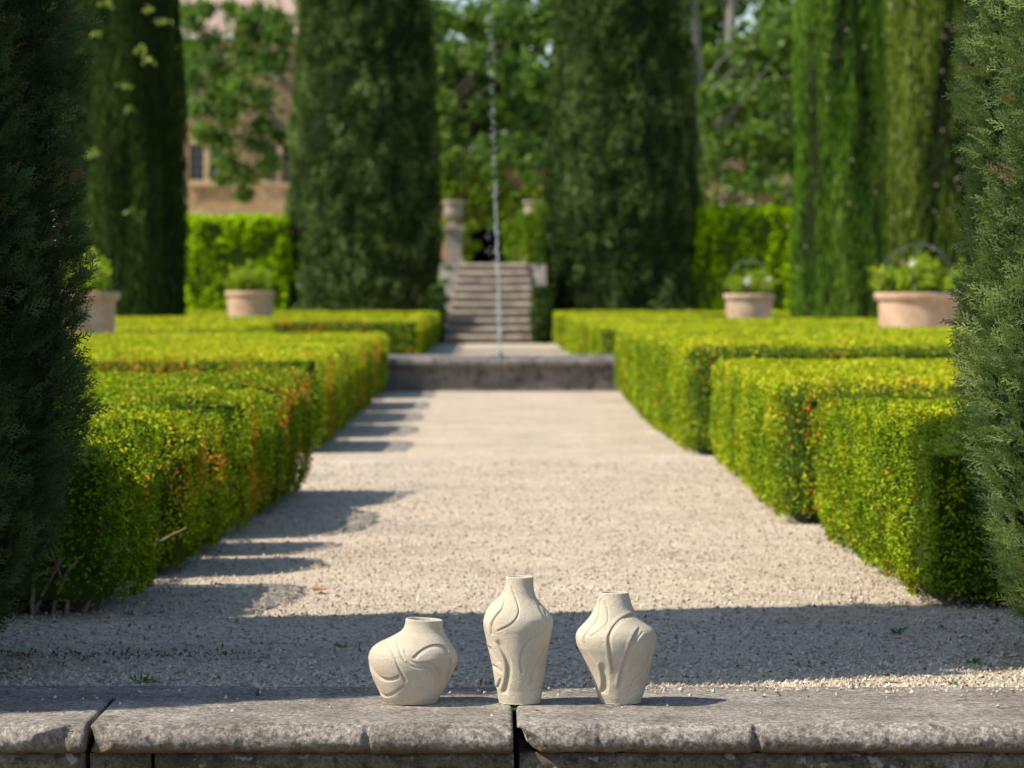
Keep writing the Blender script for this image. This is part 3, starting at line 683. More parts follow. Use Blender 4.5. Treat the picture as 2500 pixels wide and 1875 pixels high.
# ------------------------------------------------------------------ the three vases
S_V = F / YV
def vase(name, label, x0, left, right, strokes, rings=(), rim_tilt=0.0, depth=.95, nz=165, na=256, seed=0, rim_r=.005):
    """left/right: silhouettes in photo pixels from rim to foot; strokes: (points, width px, depth mm, side)"""
    left = np.array(left, float); right = np.array(right, float)
    ybot = 1718.5; ytop = min(left[0, 1], right[0, 1])
    ys = np.linspace(ytop, ybot, nz)
    def sil(a): 
        o = np.argsort(a[:, 1]); yy, xx = a[o, 1], a[o, 0]
        v = np.interp(ys, yy, xx)
        k = np.array([1, 2, 3, 2, 1.]); k /= k.sum(); vp = np.pad(v, 2, 'edge'); return np.convolve(vp, k, 'valid')
    xl, xr = sil(left), sil(right)
    c = (xl + xr) / 2; a = (xr - xl) / 2
    # angles: denser on the front half
    u = np.linspace(0, 1, na, endpoint=False); th = 2 * math.pi * u - .55 * np.sin(2 * math.pi * u + math.pi) * 0
    ang = 2 * math.pi * u + .5 * np.sin(2 * (2 * math.pi * u)) * 0
    ang = -math.pi / 2 + (2 * math.pi * u + .45 * np.sin(2 * math.pi * u) * -1)     # centre of the range faces the camera
    cx = np.cos(ang); sy = np.sin(ang)
    X = c[:, None] + a[:, None] * cx[None]; Y = (a[:, None] * depth) * sy[None]; Zp = np.repeat(ys[:, None], na, 1)
    front = sy < 0.05
    D = np.zeros_like(X)
    Pf = np.stack([X, Zp], -1)
    for (pts, w, dp, side) in strokes:
        pts = np.array(pts, float)
        # smooth the polyline
        for _ in range(2):
            q = [pts[0]]
            for i in range(len(pts) - 1): q += [.75 * pts[i] + .25 * pts[i + 1], .25 * pts[i] + .75 * pts[i + 1]]
            pts = np.array(q + [pts[-1]])
        best = np.full(X.shape, 1e9); sg = np.zeros(X.shape); along = np.zeros(X.shape)
        Ls = np.concatenate([[0], np.cumsum(np.linalg.norm(np.diff(pts, axis=0), axis=1))]); tot = Ls[-1]
        lo = pts.min(0) - w * 2 - 4; hi = pts.max(0) + w * 2 + 4
        msk = (X > lo[0]) & (X < hi[0]) & (Zp > lo[1]) & (Zp < hi[1]) & front[None]
        Q = Pf[msk]
        if len(Q) == 0: continue
        bd = np.full(len(Q), 1e9); bs = np.zeros(len(Q)); bt = np.zeros(len(Q))
        for i in range(len(pts) - 1):
            p, q = pts[i], pts[i + 1]; e = q - p; l2 = e @ e + 1e-9
            t_ = np.clip(((Q - p) @ e) / l2, 0, 1); dv = Q - p - t_[:, None] * e; d_ = np.linalg.norm(dv, axis=1)
            s_ = np.sign(e[0] * dv[:, 1] - e[1] * dv[:, 0]); s_[s_ == 0] = 1
            m_ = d_ < bd; bd[m_] = d_[m_]; bs[m_] = s_[m_]; bt[m_] = Ls[i] + t_[m_] * math.sqrt(l2)
        fade = np.clip(np.minimum(bt, tot - bt) / max(w * .8, 2.5), 0, 1) ** .7
        if side == 0:
            dep = np.exp(-(bd / (w * .5)) ** 2)
        else:
            sd = bd * bs * side          # positive: carved side
            dep = np.where(sd > 0, np.clip(1 - sd / w, 0, 1) ** .75, np.exp(-(sd / 1.0) ** 2)) * np.where(sd > 0, 1, 1)
            dep = dep - .22 * np.exp(-((sd + 4.5) / 4.0) ** 2)     # raised lip beside the cut
        Dm = np.zeros(X.shape); Dm[msk] = dep * fade * dp * 1.5
        D = np.where(np.abs(Dm) > np.abs(D), Dm, D)
    for (rx, ry, rad, w, dp) in rings:
        d_ = np.abs(np.hypot(X - rx, Zp - ry) - rad); D = np.maximum(D, np.where(front[None], np.exp(-(d_ / w) ** 2) * dp, 0))
    D = D / 1000.0 * S_V
    nx = cx[None]; ny = sy[None]
    X = X - D * nx; Y = Y - D * ny * depth
    # foot rounding and rim tilt
    tz = np.clip((1 - (ys - ytop) / 70.0), 0, 1)[:, None] ** 1.5
    Zp = Zp + rim_tilt * (X - c[0]) * tz
    P = np.stack([(X - x0) / S_V, Y / S_V, (1717.0 - Zp) / S_V], -1)
    hand = fbm(P.reshape(-1, 3) + seed, 14, 2, seed).reshape(nz, na)
    P[:, :, 0] += .0012 * hand * cx; P[:, :, 1] += .0012 * hand * sy
    zmin = P[-1, :, 2].min(); P[:, :, 2] -= P[-1, :, 2][None] * np.linspace(0, 1, nz)[:, None]
    # inner neck
    rows = []
    for k, (dr, dz) in enumerate([(rim_r * .5, .0022), (rim_r, .0), (rim_r * 1.25, -.01), (rim_r * 1.3, -.03), (rim_r * .9, -.055), (rim_r, -.09)]):
        b = min(int(round(-dz / (P[0, 0, 2] / (nz - 1)))), nz - 1) if dz < 0 else 0
        rr = P[b].copy(); cen = np.array([rr[:, 0].mean(), rr[:, 1].mean()])
        v = rr[:, :2] - cen; ln = np.linalg.norm(v, axis=1, keepdims=True); rr[:, :2] = cen + v / ln * (ln - dr)
        rr[:, 2] = P[0, :, 2] + dz; rows.append(rr)
    P = np.concatenate([np.array(rows[::-1]), P], 0)
    n = P.shape[0]; V = P.reshape(-1, 3)
    i = np.arange(n - 1)[:, None] * na; j = np.arange(na)[None]; j2 = (j + 1) % na
    fq = np.stack([i + j, i + na + j, i + na + j2, i + j2], -1).reshape(-1, 4)[:, ::-1]
    cb = len(V); ci = cb + 1
    V = np.concatenate([V, [[V[-na:, 0].mean(), 0, V[-na:, 2].min()]], [[V[:na, 0].mean(), V[:na, 1].mean(), V[:na, 2].mean()]]])
    jj = np.arange(na); tb = np.column_stack([(n - 1) * na + (jj + 1) % na, (n - 1) * na + jj, np.full(na, cb)])
    ti = np.column_stack([jj, (jj + 1) % na, np.full(na, ci)])
    me = fast_mesh(name, V, [fq, np.concatenate([tb, ti])], True)
    o = link_mesh(name, me, M['clay'], None, ((x0 - VX) * YV / F, YV, .0028))
    return tag(o, label, 'vase', 'cream clay vases on the wall')
def tr(pts, ox, oy, s): return [(ox + x / s, oy + y / s) for x, y in pts]

A = lambda p: tr(p, 890, 1500, 7.2125)
vase('clay_vase', 'squat lopsided cream clay vase with a bulging left shoulder, leftmost on the wall', 1003.7,
     A([(725, 112), (715, 200), (690, 265), (640, 325), (520, 395), (400, 455), (250, 520), (150, 590), (95, 670), (70, 770), (70, 860), (85, 960), (115, 1060), (160, 1190), (220, 1330), (285, 1460), (340, 1540), (375, 1580), (385, 1620)]),
     A([(1378, 112), (1385, 250), (1410, 340), (1470, 450), (1530, 550), (1600, 650), (1635, 740), (1640, 830), (1610, 930), (1560, 1040), (1500, 1180), (1430, 1310), (1350, 1450), (1300, 1520), (1262, 1580), (1255, 1620)]),
     [(A([(330, 512), (420, 530), (480, 600), (540, 720), (590, 860), (640, 970), (690, 1060), (725, 1160)]), 9, 3.2, -1),
      (A([(78, 800), (120, 910), (200, 995), (300, 1075), (420, 1098), (530, 1070), (628, 1015)]), 10, 4.2, 1),
      (A([(150, 1170), (250, 1340), (335, 1405), (420, 1400), (520, 1340), (640, 1250), (735, 1185)]), 8, 4.0, 1),
      (A([(555, 465), (600, 550), (640, 650), (680, 730), (730, 795)]), 7, 2.8, -1),
      (A([(700, 770), (800, 850), (900, 895), (1000, 905), (1090, 890), (1170, 910), (1220, 980), (1250, 1080), (1262, 1200), (1275, 1290)]), 11, 3.0, -1),
      (A([(850, 722), (900, 668), (1000, 590), (1120, 525), (1250, 500), (1370, 520), (1450, 590), (1510, 680), (1535, 780), (1530, 880), (1510, 1000), (1480, 1100), (1440, 1220)]), 10, 4.2, 1),
      (A([(735, 560), (760, 660), (810, 740), (870, 785), (960, 795), (1080, 785), (1170, 800), (1260, 860), (1310, 950), (1330, 1060), (1345, 1200)]), 9, 2.6, 1)],
     rings=[(890 + 1050 / 7.2125, 1500 + 1080 / 7.2125, 12.5, 1.7, 1.6)], rim_tilt=.055, depth=.9, seed=3)

Bq = lambda p: tr(p, 1170, 1400, 9.758)
Bl = lambda p: tr(p, 1170, 1560, 9.758)
vase('clay_vase', 'tall slender cream clay vase with curved grooves, middle and tallest of the three', 1268.6,
     Bq([(640, 112), (632, 240), (600, 370), (540, 500), (450, 600), (350, 690), (260, 780), (190, 880), (130, 1010), (100, 1130), (97, 1240), (110, 1360), (140, 1500), (155, 1570)]) +
     Bl([(190, 170), (230, 330), (270, 500), (310, 680), (340, 880), (370, 1080), (395, 1190), (418, 1230), (430, 1330), (445, 1440), (460, 1510), (468, 1560)]),
     Bq([(1283, 112), (1290, 340), (1320, 490), (1360, 600), (1440, 710), (1520, 795), (1600, 880), (1690, 990), (1740, 1080), (1757, 1200), (1750, 1320), (1722, 1400), (1705, 1530)]) +
     Bl([(1697, 5), (1665, 190), (1630, 380), (1600, 560), (1575, 800), (1545, 1000), (1520, 1110), (1507, 1200), (1500, 1320), (1480, 1420), (1465, 1510), (1458, 1560)]),
     [(Bq([(605, 420), (600, 560), (580, 720), (520, 850), (430, 940), (350, 1040), (290, 1160), (270, 1290), (292, 1460)]), 4, 3.2, -1),
      (Bq([(740, 320), (800, 450), (870, 590), (920, 740), (940, 870), (900, 990), (800, 1120), (660, 1220), (415, 1338)]), 4, 2.8, -1),
      (Bq([(1380, 730), (1440, 850), (1500, 960), (1552, 1090)]), 6, 2.6, -1),
      (Bq([(1530, 860), (1590, 960), (1620, 1100), (1600, 1280), (1540, 1380), (1400, 1440), (1250, 1530), (1140, 1610), (1050, 1730), (1000, 1850), (980, 1980), (972, 2120), (1000, 2260), (1035, 2370)]), 5, 2.2, 0),
      (Bl([(370, 30), (480, 190), (560, 350), (615, 470), (645, 620), (640, 800), (610, 1000), (560, 1180), (535, 1300)]), 15, 5.2, -1),
      (Bl([(205, 215), (250, 185), (320, 260), (390, 380), (450, 470), (520, 560)]), 8, 3.4, 1),
      (Bl([(300, 625), (360, 635), (460, 710), (555, 800)]), 8, 3.4, 1),
      (Bl([(495, 920), (465, 1030), (400, 1195)]), 6, 3.0, -1),
      (Bl([(1600, 230), (1440, 470), (1340, 640), (1270, 840), (1220, 1100)]), 5, 2.2, 0),
      (Bl([(1230, 560), (1150, 740), (1080, 950), (1060, 1040)]), 6, 1.4, 0),
      (Bl([(1200, 1225), (1350, 1192), (1500, 1150)]), 5, 1.8, 1)], rim_tilt=.02, depth=.95, seed=5)

Cq = lambda p: tr(p, 1395, 1440, 10.0545)
vase('clay_vase', 'broad-shouldered cream clay vase tapering to its foot, rightmost on the wall', 1516.3,
     Cq([(690, 100), (670, 220), (630, 350), (570, 490), (480, 640), (400, 750), (310, 850), (210, 950), (150, 1020), (110, 1110), (100, 1200), (115, 1310), (150, 1430), (240, 1600), (320, 1780), (400, 1960), (470, 2138), (540, 2330), (610, 2500), (660, 2650), (715, 2770), (728, 2800)]),
     Cq([(1405, 100), (1440, 250), (1490, 430), (1550, 560), (1640, 690), (1760, 790), (1880, 880), (1980, 950), (2050, 1030), (2095, 1140), (2100, 1230), (2085, 1350), (2065, 1458), (2000, 1680), (1940, 1920), (1880, 2160), (1830, 2360), (1790, 2520), (1750, 2660), (1715, 2750), (1705, 2800)]),
     [(Cq([(715, 215), (670, 380), (665, 520), (640, 660), (580, 770), (460, 900), (360, 1010), (300, 1110), (280, 1210), (300, 1330), (350, 1430), (420, 1530), (520, 1660), (620, 1800)]), 4, 3.2, -1),
      (Cq([(620, 1790), (690, 1910), (735, 2080), (745, 2270), (735, 2420), (710, 2530)]), 17, 5.4, -1),
      (Cq([(800, 285), (850, 420), (885, 560), (885, 700), (830, 820), (720, 910), (560, 1020), (430, 1108)]), 3, 1.9, -1),
      (Cq([(1545, 595), (1440, 590), (1300, 630), (1150, 710), (1020, 830), (930, 940), (870, 1060), (850, 1180), (870, 1340), (895, 1500), (930, 1710), (985, 2010)]), 9, 4.0, -1),
      (Cq([(1665, 885), (1580, 950), (1500, 1050), (1440, 1180), (1400, 1300), (1340, 1460), (1290, 1570), (1230, 1760), (1180, 1960), (1140, 2200), (1112, 2390)]), 13, 3.8, -1),
      (Cq([(1755, 990), (1640, 1090), (1560, 1200), (1532, 1310)]), 5, 2.4, 1),
      (Cq([(2030, 1150), (1990, 1300), (1940, 1470), (1915, 1560), (1870, 1760), (1790, 1950), (1650, 2090), (1530, 2180), (1460, 2290), (1410, 2500)]), 5, 2.0, 0),
      (Cq([(1310, 2590), (1450, 2540), (1620, 2460), (1750, 2330)]), 5, 1.3, 1)], depth=.95, seed=8)

# ------------------------------------------------------------------ box hedges of the parterre
def notch(x, y, w, d=.5):      # a gap clipped into the path side of a left hedge, slanted along the sun
    s = math.tan(SUN_AZ)
    return [(x, y - w / 2), (x - d, y - w / 2 - d * s), (x - d, y + w / 2 - d * s), (x, y + w / 2)]
GR, GL = 'box hedges right of the path', 'box hedges left of the path'
L1 = [(-3.9, 10.75), (-1.26, 10.85), (-1.21, 11.3)] + notch(-1.18, 12.25, .34) + notch(-1.14, 13.35, .14) + notch(-1.10, 14.25, .24) + [(-1.06, 16), (-.99, 17.8), (-3.9, 17.8)]
r_, _ = hedge('box_hedge', 'near box hedge with orange leaves and bare stems, left of the path', L1, .570, .0195, 7200, 3200, GL, orange=.75, bare=.14, orange_y=11.3, dips=(12.25, 13.35, 14.25, 16.2), dipw=.3, dipx=-1.55, seed=1, top_tint=.10, slope=.0085)
for k in range(22):
    if k < 14: p = np.array([-1.30 - .5 * rng.random() * (k < 9) - 1.2 * rng.random() * (k >= 9), 10.93 + .2 * rng.random(), -.01]); d_ = np.array([rng.normal(0, .3), rng.normal(0, .1), 1]); g_ = (.17, .010)
    else: y = 11 + 4.5 * rng.random(); p = np.array([-1.27 + .03 * (y - 11) - .1 * rng.random(), y, -.01]); d_ = np.array([rng.normal(0.05, .15), rng.normal(-.1, .3), 1]); g_ = (.16, .008)
    mb = MB(); branching(mb, p, d_, g_[0], g_[1], 1); mb.obj('stem', M['twig'], r_, True)
L2 = [(-5.6, 22.1), (-1.13, 22.1)] + notch(-1.14, 24.25, .5) + notch(-1.15, 27.05, .3, .35) + notch(-1.15, 29.9, .35, .35) + notch(-1.16, 33.2, 1.0) + \
     [(-1.17, 36.4), (-3.6, 36.4), (-3.9, 34.9), (-5.6, 34.9), (-5.6, 31.5), (-2.55, 31.5), (-2.5, 30.3), (-5.6, 30.3)]
hedge('box_hedge', 'long box hedge left of the path, reaching to the fountain basin', L2, .63, .024, 4600, 1700, GL, dips=(24.25, 27.05, 29.9, 33.2), dipw=.5, dipx=-1.6, orange=.45, seed=2, top_tint=.27)
hedge('box_hedge', 'low box hedge behind the near left terracotta planter', [(-10, 41), (-3.3, 41), (-3.3, 49.5), (-10, 49.5)], .64, .040, 900, 520, GL, orange=.15, seed=3, top_tint=.26)
hedge('box_hedge', 'box hedge with brown patch at the left foot of the staircase', [(-3.6, 52.5), (-1.18, 52.5), (-1.18, 74), (-3.6, 74)], .66, .042, 1300, 600, GL, orange=.5, seed=4, top_tint=.26)
hedge('box_hedge', 'distant box hedge in front of the left shaded cypress', [(-13.5, 52.6), (-3.7, 52.6), (-3.7, 57), (-13.5, 57)], .66, .045, 800, 480, GL, orange=.1, seed=5, top_tint=.26)
hedge('box_hedge', 'farthest box hedge under the left laurel hedge', [(-11, 66), (-3.75, 66), (-3.75, 76.5), (-11, 76.5)], .66, .05, 600, 380, GL, orange=.1, seed=6, top_tint=.26)
hedge('box_hedge', 'near box hedge half in shade beside the right cypress', [(1.43, 11.12), (4.0, 11.12), (4.0, 14.5), (1.41, 14.5)], .65, .0180, 9500, 4000, GR, orange=.08, seed=7, top_tint=.16, slope=-.021)
hedge('box_hedge', 'second box hedge on the right of the path, behind the half shaded one', [(1.30, 15.2), (4.6, 15.2), (4.6, 21.0), (1.395, 21.0)], .662, .020, 6500, 2800, GR, orange=.15, seed=8, top_tint=.27, slope=-.0045)
hedge('box_hedge', 'third box hedge on the right with rusty brown near end', [(1.27, 21.7), (5.4, 21.9), (5.4, 26.5), (1.20, 26.5)], .735, .023, 4600, 1900, GR, orange=.30, seed=9, top_tint=.26)
hedge('box_hedge', 'fourth box hedge on the right, ending at the fountain basin', [(1.23, 26.85), (6.2, 26.85), (6.2, 32.5), (3.2, 32.6), (3.2, 35.6), (1.34, 35.7)], .725, .026, 3600, 1500, GR, orange=.15, seed=10, top_tint=.26)
hedge('box_hedge', 'short rounded box hedge just behind the fountain basin', [(1.38, 43), (8, 43), (8, 46.8), (1.35, 46.8)], .64, .036, 1600, 700, GR, orange=.15, seed=11, top_tint=.26)
hedge('box_hedge', 'tall clipped box hedge at the right foot of the staircase', [(1.32, 48.7), (3.6, 48.7), (3.6, 77.5), (1.32, 77.5)], .665, .042, 1300, 600, GR, orange=.12, seed=12, top_tint=.26)
hedge('box_hedge', 'distant box hedge in front of the small right planter', [(3.65, 48.8), (13, 48.8), (13, 53.5), (3.65, 53.5)], .66, .045, 800, 480, GR, orange=.1, seed=13, top_tint=.26)
hedge('box_hedge', 'farthest box hedge under the right laurel hedge', [(3.75, 63), (10, 63), (10, 76), (3.75, 76)], .66, .05, 600, 380, GR, orange=.1, seed=14, top_tint=.26)

# ------------------------------------------------------------------ cypresses
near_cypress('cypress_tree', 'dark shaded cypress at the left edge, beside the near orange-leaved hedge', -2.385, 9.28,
             [(.02, .82), (.12, .98), (.35, 1.09), (.7, 1.16), (1.1, 1.17), (1.6, 1.14), (2.2, 1.09), (3.2, 1.02), (4.4, .92), (5.1, .84), (5.8, .74), (6.8, .48), (7.6, .16), (7.9, .02)], math.radians(-35), 3, lean=.03, mat='cyp_shaded')
near_cypress('cypress_tree', 'sunlit grey-green cypress at the right edge, beside the half shaded hedge', 2.53, 9.45,
             [(.02, .75), (.10, .92), (.17, 1.01), (.29, 1.08), (.6, 1.12), (.9, 1.13), (1.3, 1.11), (1.8, 1.08), (2.4, 1.08), (3.2, 1.0), (4.4, .85), (5.6, .66), (6.8, .42), (7.6, .12), (7.9, .02)], math.radians(215), 9)
far_cypress('cypress_tree', 'added unseen cypress beyond the left edge, placed to shade the near orange-leaved hedge', -4.25, 10.15, [(.05, .55), (.5, .72), (1.6, .66), (2.6, .46), (3.3, .24), (3.75, .03)], 'cyp_shaded', True, 17, 700, (.12, .03), group='clipped cypresses beside the gravel path', amp=.04)  # unseen tree added so its shadow darkens the hedge front
TALL = lambda r0: [(.05, r0 * .93), (.6, r0), (3, r0 * .97), (6, r0 * .9), (9, r0 * .8), (12, r0 * .58), (14, r0 * .3), (15, .05)]
far_cypress('cypress_tree', 'massive grey-green cypress immediately left of the stone staircase', PX(889, 80), 80, TALL(1.95), 'cyp_grey', False, 2)
far_cypress('cypress_tree', 'massive grey-green cypress immediately right of the stone staircase', PX(1520, 80), 80, TALL(2.0), 'cyp_grey', False, 5)
far_cypress('cypress_tree', 'dark green cypress with pale sprigs, its shade in the leaf colour, behind the near left planter', PX(312, 60.5), 60.5, TALL(1.12), 'cyp_far_shaded', True, 7, 420, (.18, .032))
far_cypress('cypress_tree', 'bright green streaky cypress right of the small right planter', PX(2048, 57), 57, TALL(.84), 'cyp_green', True, 11, 460, (.18, .032), cones=14)
far_cypress('cypress_tree', 'pale cypress dotted with cones behind the large right planter', PX(2290, 59.5), 59.5, TALL(1.05), 'cyp_pale', True, 13, 420, (.17, .032), cones=75)

# ------------------------------------------------------------------ fountain
basin = empty('fountain_basin', (.1, 37.4, 0), 'low grey stone fountain basin at the end of the path', 'fountain basin')
BX0, BX1, BY0, BY1 = -2.3, 2.5, 36.2, 38.7
def roundbox(mb, x0, x1, y0, y1, z0, z1, r=.03):
    ax = 'x' if (x1 - x0) > (y1 - y0) else 'y'
    pr = []
    a0, a1 = (y0, y1) if ax == 'x' else (x0, x1)
    for an in np.linspace(-90, 90, 9): pr.append((a0 + (z1 - z0) / 2 * (1 - math.cos(math.radians(an))), (z0 + z1) / 2 + (z1 - z0) / 2 * math.sin(math.radians(an))))
    pr += [(a1 - .01, z1), (a1, z1 - .01), (a1, z0)]
    n = len(pr); s0, s1 = (x0, x1) if ax == 'x' else (y0, y1)
    V = [((s, a, z) if ax == 'x' else (a, s, z)) for s in (s0, s1) for a, z in pr]
    q = np.array([(i, (i + 1) % n, n + (i + 1) % n, n + i) for i in range(n)])
    c = [np.mean(V[:n], 0), np.mean(V[n:], 0)]
    t = np.array([(i, (i + 1) % n, 2 * n) for i in range(n)] + [(n + (i + 1) % n, n + i, 2 * n + 1) for i in range(n)])
    mb.add(np.array(V + [tuple(c[0]), tuple(c[1])]), [q, t])
for k in range(4):
    a = BX0 + (BX1 - BX0) * k / 4; b = BX0 + (BX1 - BX0) * (k + 1) / 4
    mb = MB(); roundbox(mb, a + .004, b - .004, BY0, BY0 + .42, .245, .35); mb.obj('coping_stone', M['basin_stone'], basin, False)
    mb = MB(); roundbox(mb, a + .004, b - .004, BY1 - .42, BY1, .245, .35); mb.obj('coping_stone', M['basin_stone'], basin, False)
    mb = MB(); mb.box(a + .005, b - .005, BY0 + .06, BY0 + .36, -.02, .243); mb.obj('wall_stone', M['basin_stone'], basin)
    mb = MB(); mb.box(a + .005, b - .005, BY1 - .36, BY1 - .06, -.02, .243); mb.obj('wall_stone', M['basin_stone'], basin)
for x0, x1 in ((BX0, BX0 + .42), (BX1 - .42, BX1)):
    mb = MB(); roundbox(mb, x0, x1, BY0 + .43, BY1 - .43, .246, .351); mb.obj('coping_stone', M['basin_stone'], basin)
    mb = MB(); mb.box(x0 + .06, x1 - .06, BY0 + .37, BY1 - .37, -.02, .243); mb.obj('wall_stone', M['basin_stone'], basin)
mb = MB(); mb.box(BX0 + .365, BX1 - .365, BY0 + .365, BY1 - .365, .02, .235); mb.obj('water', M['pool'], basin)
JX, JY = PX(1221, 37.4), 37.4
mb = MB(); mb.lathe([(.0, .2), (.04, .2), (.04, .33), (.028, .37), (.022, .42), (.0, .42)], (JX, JY, 0), 14); mb.obj('nozzle', M['iron'], basin, True)
jet = empty('water_jet', (JX, JY, .4), 'thin white water jet shooting up from the basin in front of the staircase', 'water jet')
def jx(z):  # the jet leans to the left with height
    return PX(np.interp((H - z) * F / JY + VY, [0, 430, 640, 870], [1196, 1207, 1215, 1221]), JY)
mb = MB(); zz = np.linspace(.40, 2.35, 60)
pts = [(jx(z) + .006 * math.sin(z * 31), JY + .006 * math.cos(z * 27), z) for z in zz]
mb.tube(pts, np.interp(zz, [.4, 1.2, 2.35], [.016, .013, .006]) * (1 + .25 * np.sin(zz * 43) * rng.random(60)), 8); mb.obj('stream', M['jet'], jet, True)
mb = MB()
for k in range(260):
    z = .42 + 5.2 * rng.random() ** .85; sp = .004 + .006 * z; r = .0028 + .008 * rng.random() ** 2
    if z > 2.0: r *= 1.25
    c = (jx(z) + rng.normal(0, sp), JY + rng.normal(0, sp), z)
    mb.lathe([(.0005, -r), (r * .8, -r * .6), (r, 0), (r * .8, r * .6), (.0005, r)], c, 7)
for k in range(90):     # falling spray around the foot of the jet
    z = .38 + 1.5 * rng.random(); c = (jx(z) - abs(rng.normal(0, .10)), JY + rng.normal(0, .1), z); r = .003 + .004 * rng.random()
    mb.lathe([(.0005, -r * 1.8), (r, 0), (.0005, r * 1.8)], c, 5)
mb.obj('droplets', M['drop'], jet, True)['kind'] = 'stuff'

# ------------------------------------------------------------------ staircase, terrace, urns
TZ = 1.78
st = empty('stone_staircase', (0, 71.7, 0), 'worn stone staircase of ten steps rising behind the fountain', 'staircase')
NS = 10
for k in range(NS):
    y0 = 71.7 + .36 * k; z1 = TZ * (k + 1) / NS; hw = 1.06 - .030 * k
    n = 24; xs = np.linspace(-hw, hw, n); V = []
    prof = [(y0 + .09, z1 - .178), (y0 + .09, z1 - .095), (y0 + .02, z1 - .092), (y0 - .004, z1 - .075), (y0, z1 - .05), (y0 + .018, z1 - .02), (y0 + .05, z1), (y0 + .5, z1), (y0 + .5, z1 - .178)]
    P = np.array([(x, y, z) for x in xs for y, z in prof]); P[:, 2] += .008 * vnoise(P * np.array([1, 0, 0]), 3.0, k) - .012 * np.exp(-(P[:, 0] / .6) ** 2) * (P[:, 2] > z1 - .06)
    P[:, 1] += .008 * vnoise(P, 5, k + 40); m_ = len(prof)
    i = np.arange(n - 1)[:, None] * m_; j = np.arange(m_)[None]; j2 = (j + 1) % m_
    fq = np.stack([i + j, i + j2, i + m_ + j2, i + m_ + j], -1).reshape(-1, 4)[:, ::-1]
    obj('step', P, fq, M['stair_stone'], st)
for s in (-1, 1):
    mb = MB(); x0, x1 = (.81, 1.22)
    if s < 0: x0, x1 = -x1, -x0
    V = [(x, y, z) for x in (x0, x1) for (y, z) in ((72.6, 0), (76.4, 0), (76.4, TZ - .01), (75.4, TZ - .01), (72.6, .30))]
    mb.add(V, [np.array([(0, 3, 2, 1), (5, 6, 7, 8), (0, 5, 9, 4), (4, 9, 8, 3), (3, 8, 7, 2), (1, 2, 7, 6)]), np.array([(0, 4, 3), (5, 8, 9)])]); mb.obj('side_wall', M['basin_stone'], st)
mb = MB(); mb.box(-.80, .80, 75.42, 82, -.02, TZ - .004); mb.box(-40, 40, 82, 300, -.02, TZ - .008)
mb.obj('terrace', M['gravel'])['kind'] = 'structure'
def pedestal_urn(x, ped_label, urn_label, yy=75.95):
    p = empty('stone_pedestal', (x, yy, TZ - .004), ped_label, 'pedestal', 'pedestals at the top of the staircase')
    mb = MB(); mb.box(x - .24, x + .24, yy - .24, yy + .24, TZ - .004, TZ + .12); mb.obj('plinth', M['urn_stone'], p)
    mb = MB(); mb.box(x - .185, x + .185, yy - .185, yy + .185, TZ + .12, TZ + .78); mb.obj('shaft', M['urn_stone'], p)
    mb = MB(); mb.box(x - .26, x + .26, yy - .26, yy + .26, TZ + .78, TZ + .84); mb.box(x - .21, x + .21, yy - .21, yy + .21, TZ + .84, TZ + .88); mb.obj('cap', M['urn_stone'], p)
    u = empty('stone_urn', (x, yy, TZ + .88), urn_label, 'urn', 'urns at the top of the staircase')
    mb = MB(); mb.lathe([(0, 0), (.14, 0), (.14, .03), (.07, .06), (.055, .11), (.09, .14)], (x, yy, TZ + .88), 20); mb.obj('foot', M['urn_stone'], u, True)
    mb = MB(); mb.lathe([(.08, .13), (.17, .17), (.225, .25), (.215, .36), (.20, .44), (.235, .50), (.265, .53), (.265, .56), (.23, .57), (.19, .50), (.16, .4), (0, .38)], (x, yy, TZ + .88), 24); mb.obj('bowl', M['urn_stone'], u, True)
pedestal_urn(PX(1108, 75.95), 'square stone pedestal carrying the left urn, beside the top steps', 'carved stone urn on the pedestal left of the top steps')
pedestal_urn(PX(1303, 75.95), 'ivy covered stone pedestal carrying the right urn', 'carved stone urn on the ivy covered pedestal, partly behind the right cypress')
def leafmass(name, label, cat, blobs, leaf, per, mat, group=None, stems=True):
    b0 = blobs[0]; zb = min(b[2] - b[4] for b in blobs)
    root = empty(name, (b0[0], b0[1], zb), label, cat, group)
    Ps = []; Ns = []
    for (x, y, z, rx, rz) in blobs:
        v = norm(rng.normal(size=(per, 3))); rad = (.55 + .5 * rng.random(per) ** .6)
        Ps.append(np.array([x, y, z]) + v * rad[:, None] * np.array([rx, rx * .8, rz])); Ns.append(norm(v + np.array([0, -.2, .3])))
    P = np.concatenate(Ps); P[:, 2] = np.maximum(P[:, 2], zb + .02); Nn = np.concatenate(Ns); t = np.clip(.5 + .2 * fbm(P, 2, 2, 3) + rng.normal(0, .18, len(P)), 0, 1)
    sz = leaf * (.6 + .8 * rng.random(len(P))); V, f, tt = leaf_quads(P, Nn, sz, sz * .7, t, 1.0)
    obj('foliage', V, f, M[mat], root, False, {'tint': tt})
    if stems:
        mb = MB()
        for (x, y, z, rx, rz) in blobs: mb.tube([(b0[0], b0[1], zb), ((b0[0] + x) / 2 + rng.normal(0, .05), y, (zb + z) / 2), (x, y, z)], [.02, .015, .006], 5)
        mb.obj('stems', M['twig'], root)['kind'] = 'stuff'
    return root
leafmass('climbing_ivy', 'bright green ivy wrapping the right pedestal of the staircase', 'ivy',
         [(PX(1303, 75.6), 75.55, TZ + .1 + .22 * k, .26, .22) for k in range(4)] + [(PX(1318, 75.4), 75.5, TZ + 1.15, .2, .3), (PX(1290, 75.4), 75.6, TZ + .95, .14, .2), (PX(1312, 75.4), 75.3, 1.35, .24, .35), (PX(1314, 75), 74.9, 1.0, .2, .3)], .10, 260, 'ivy_leaf')
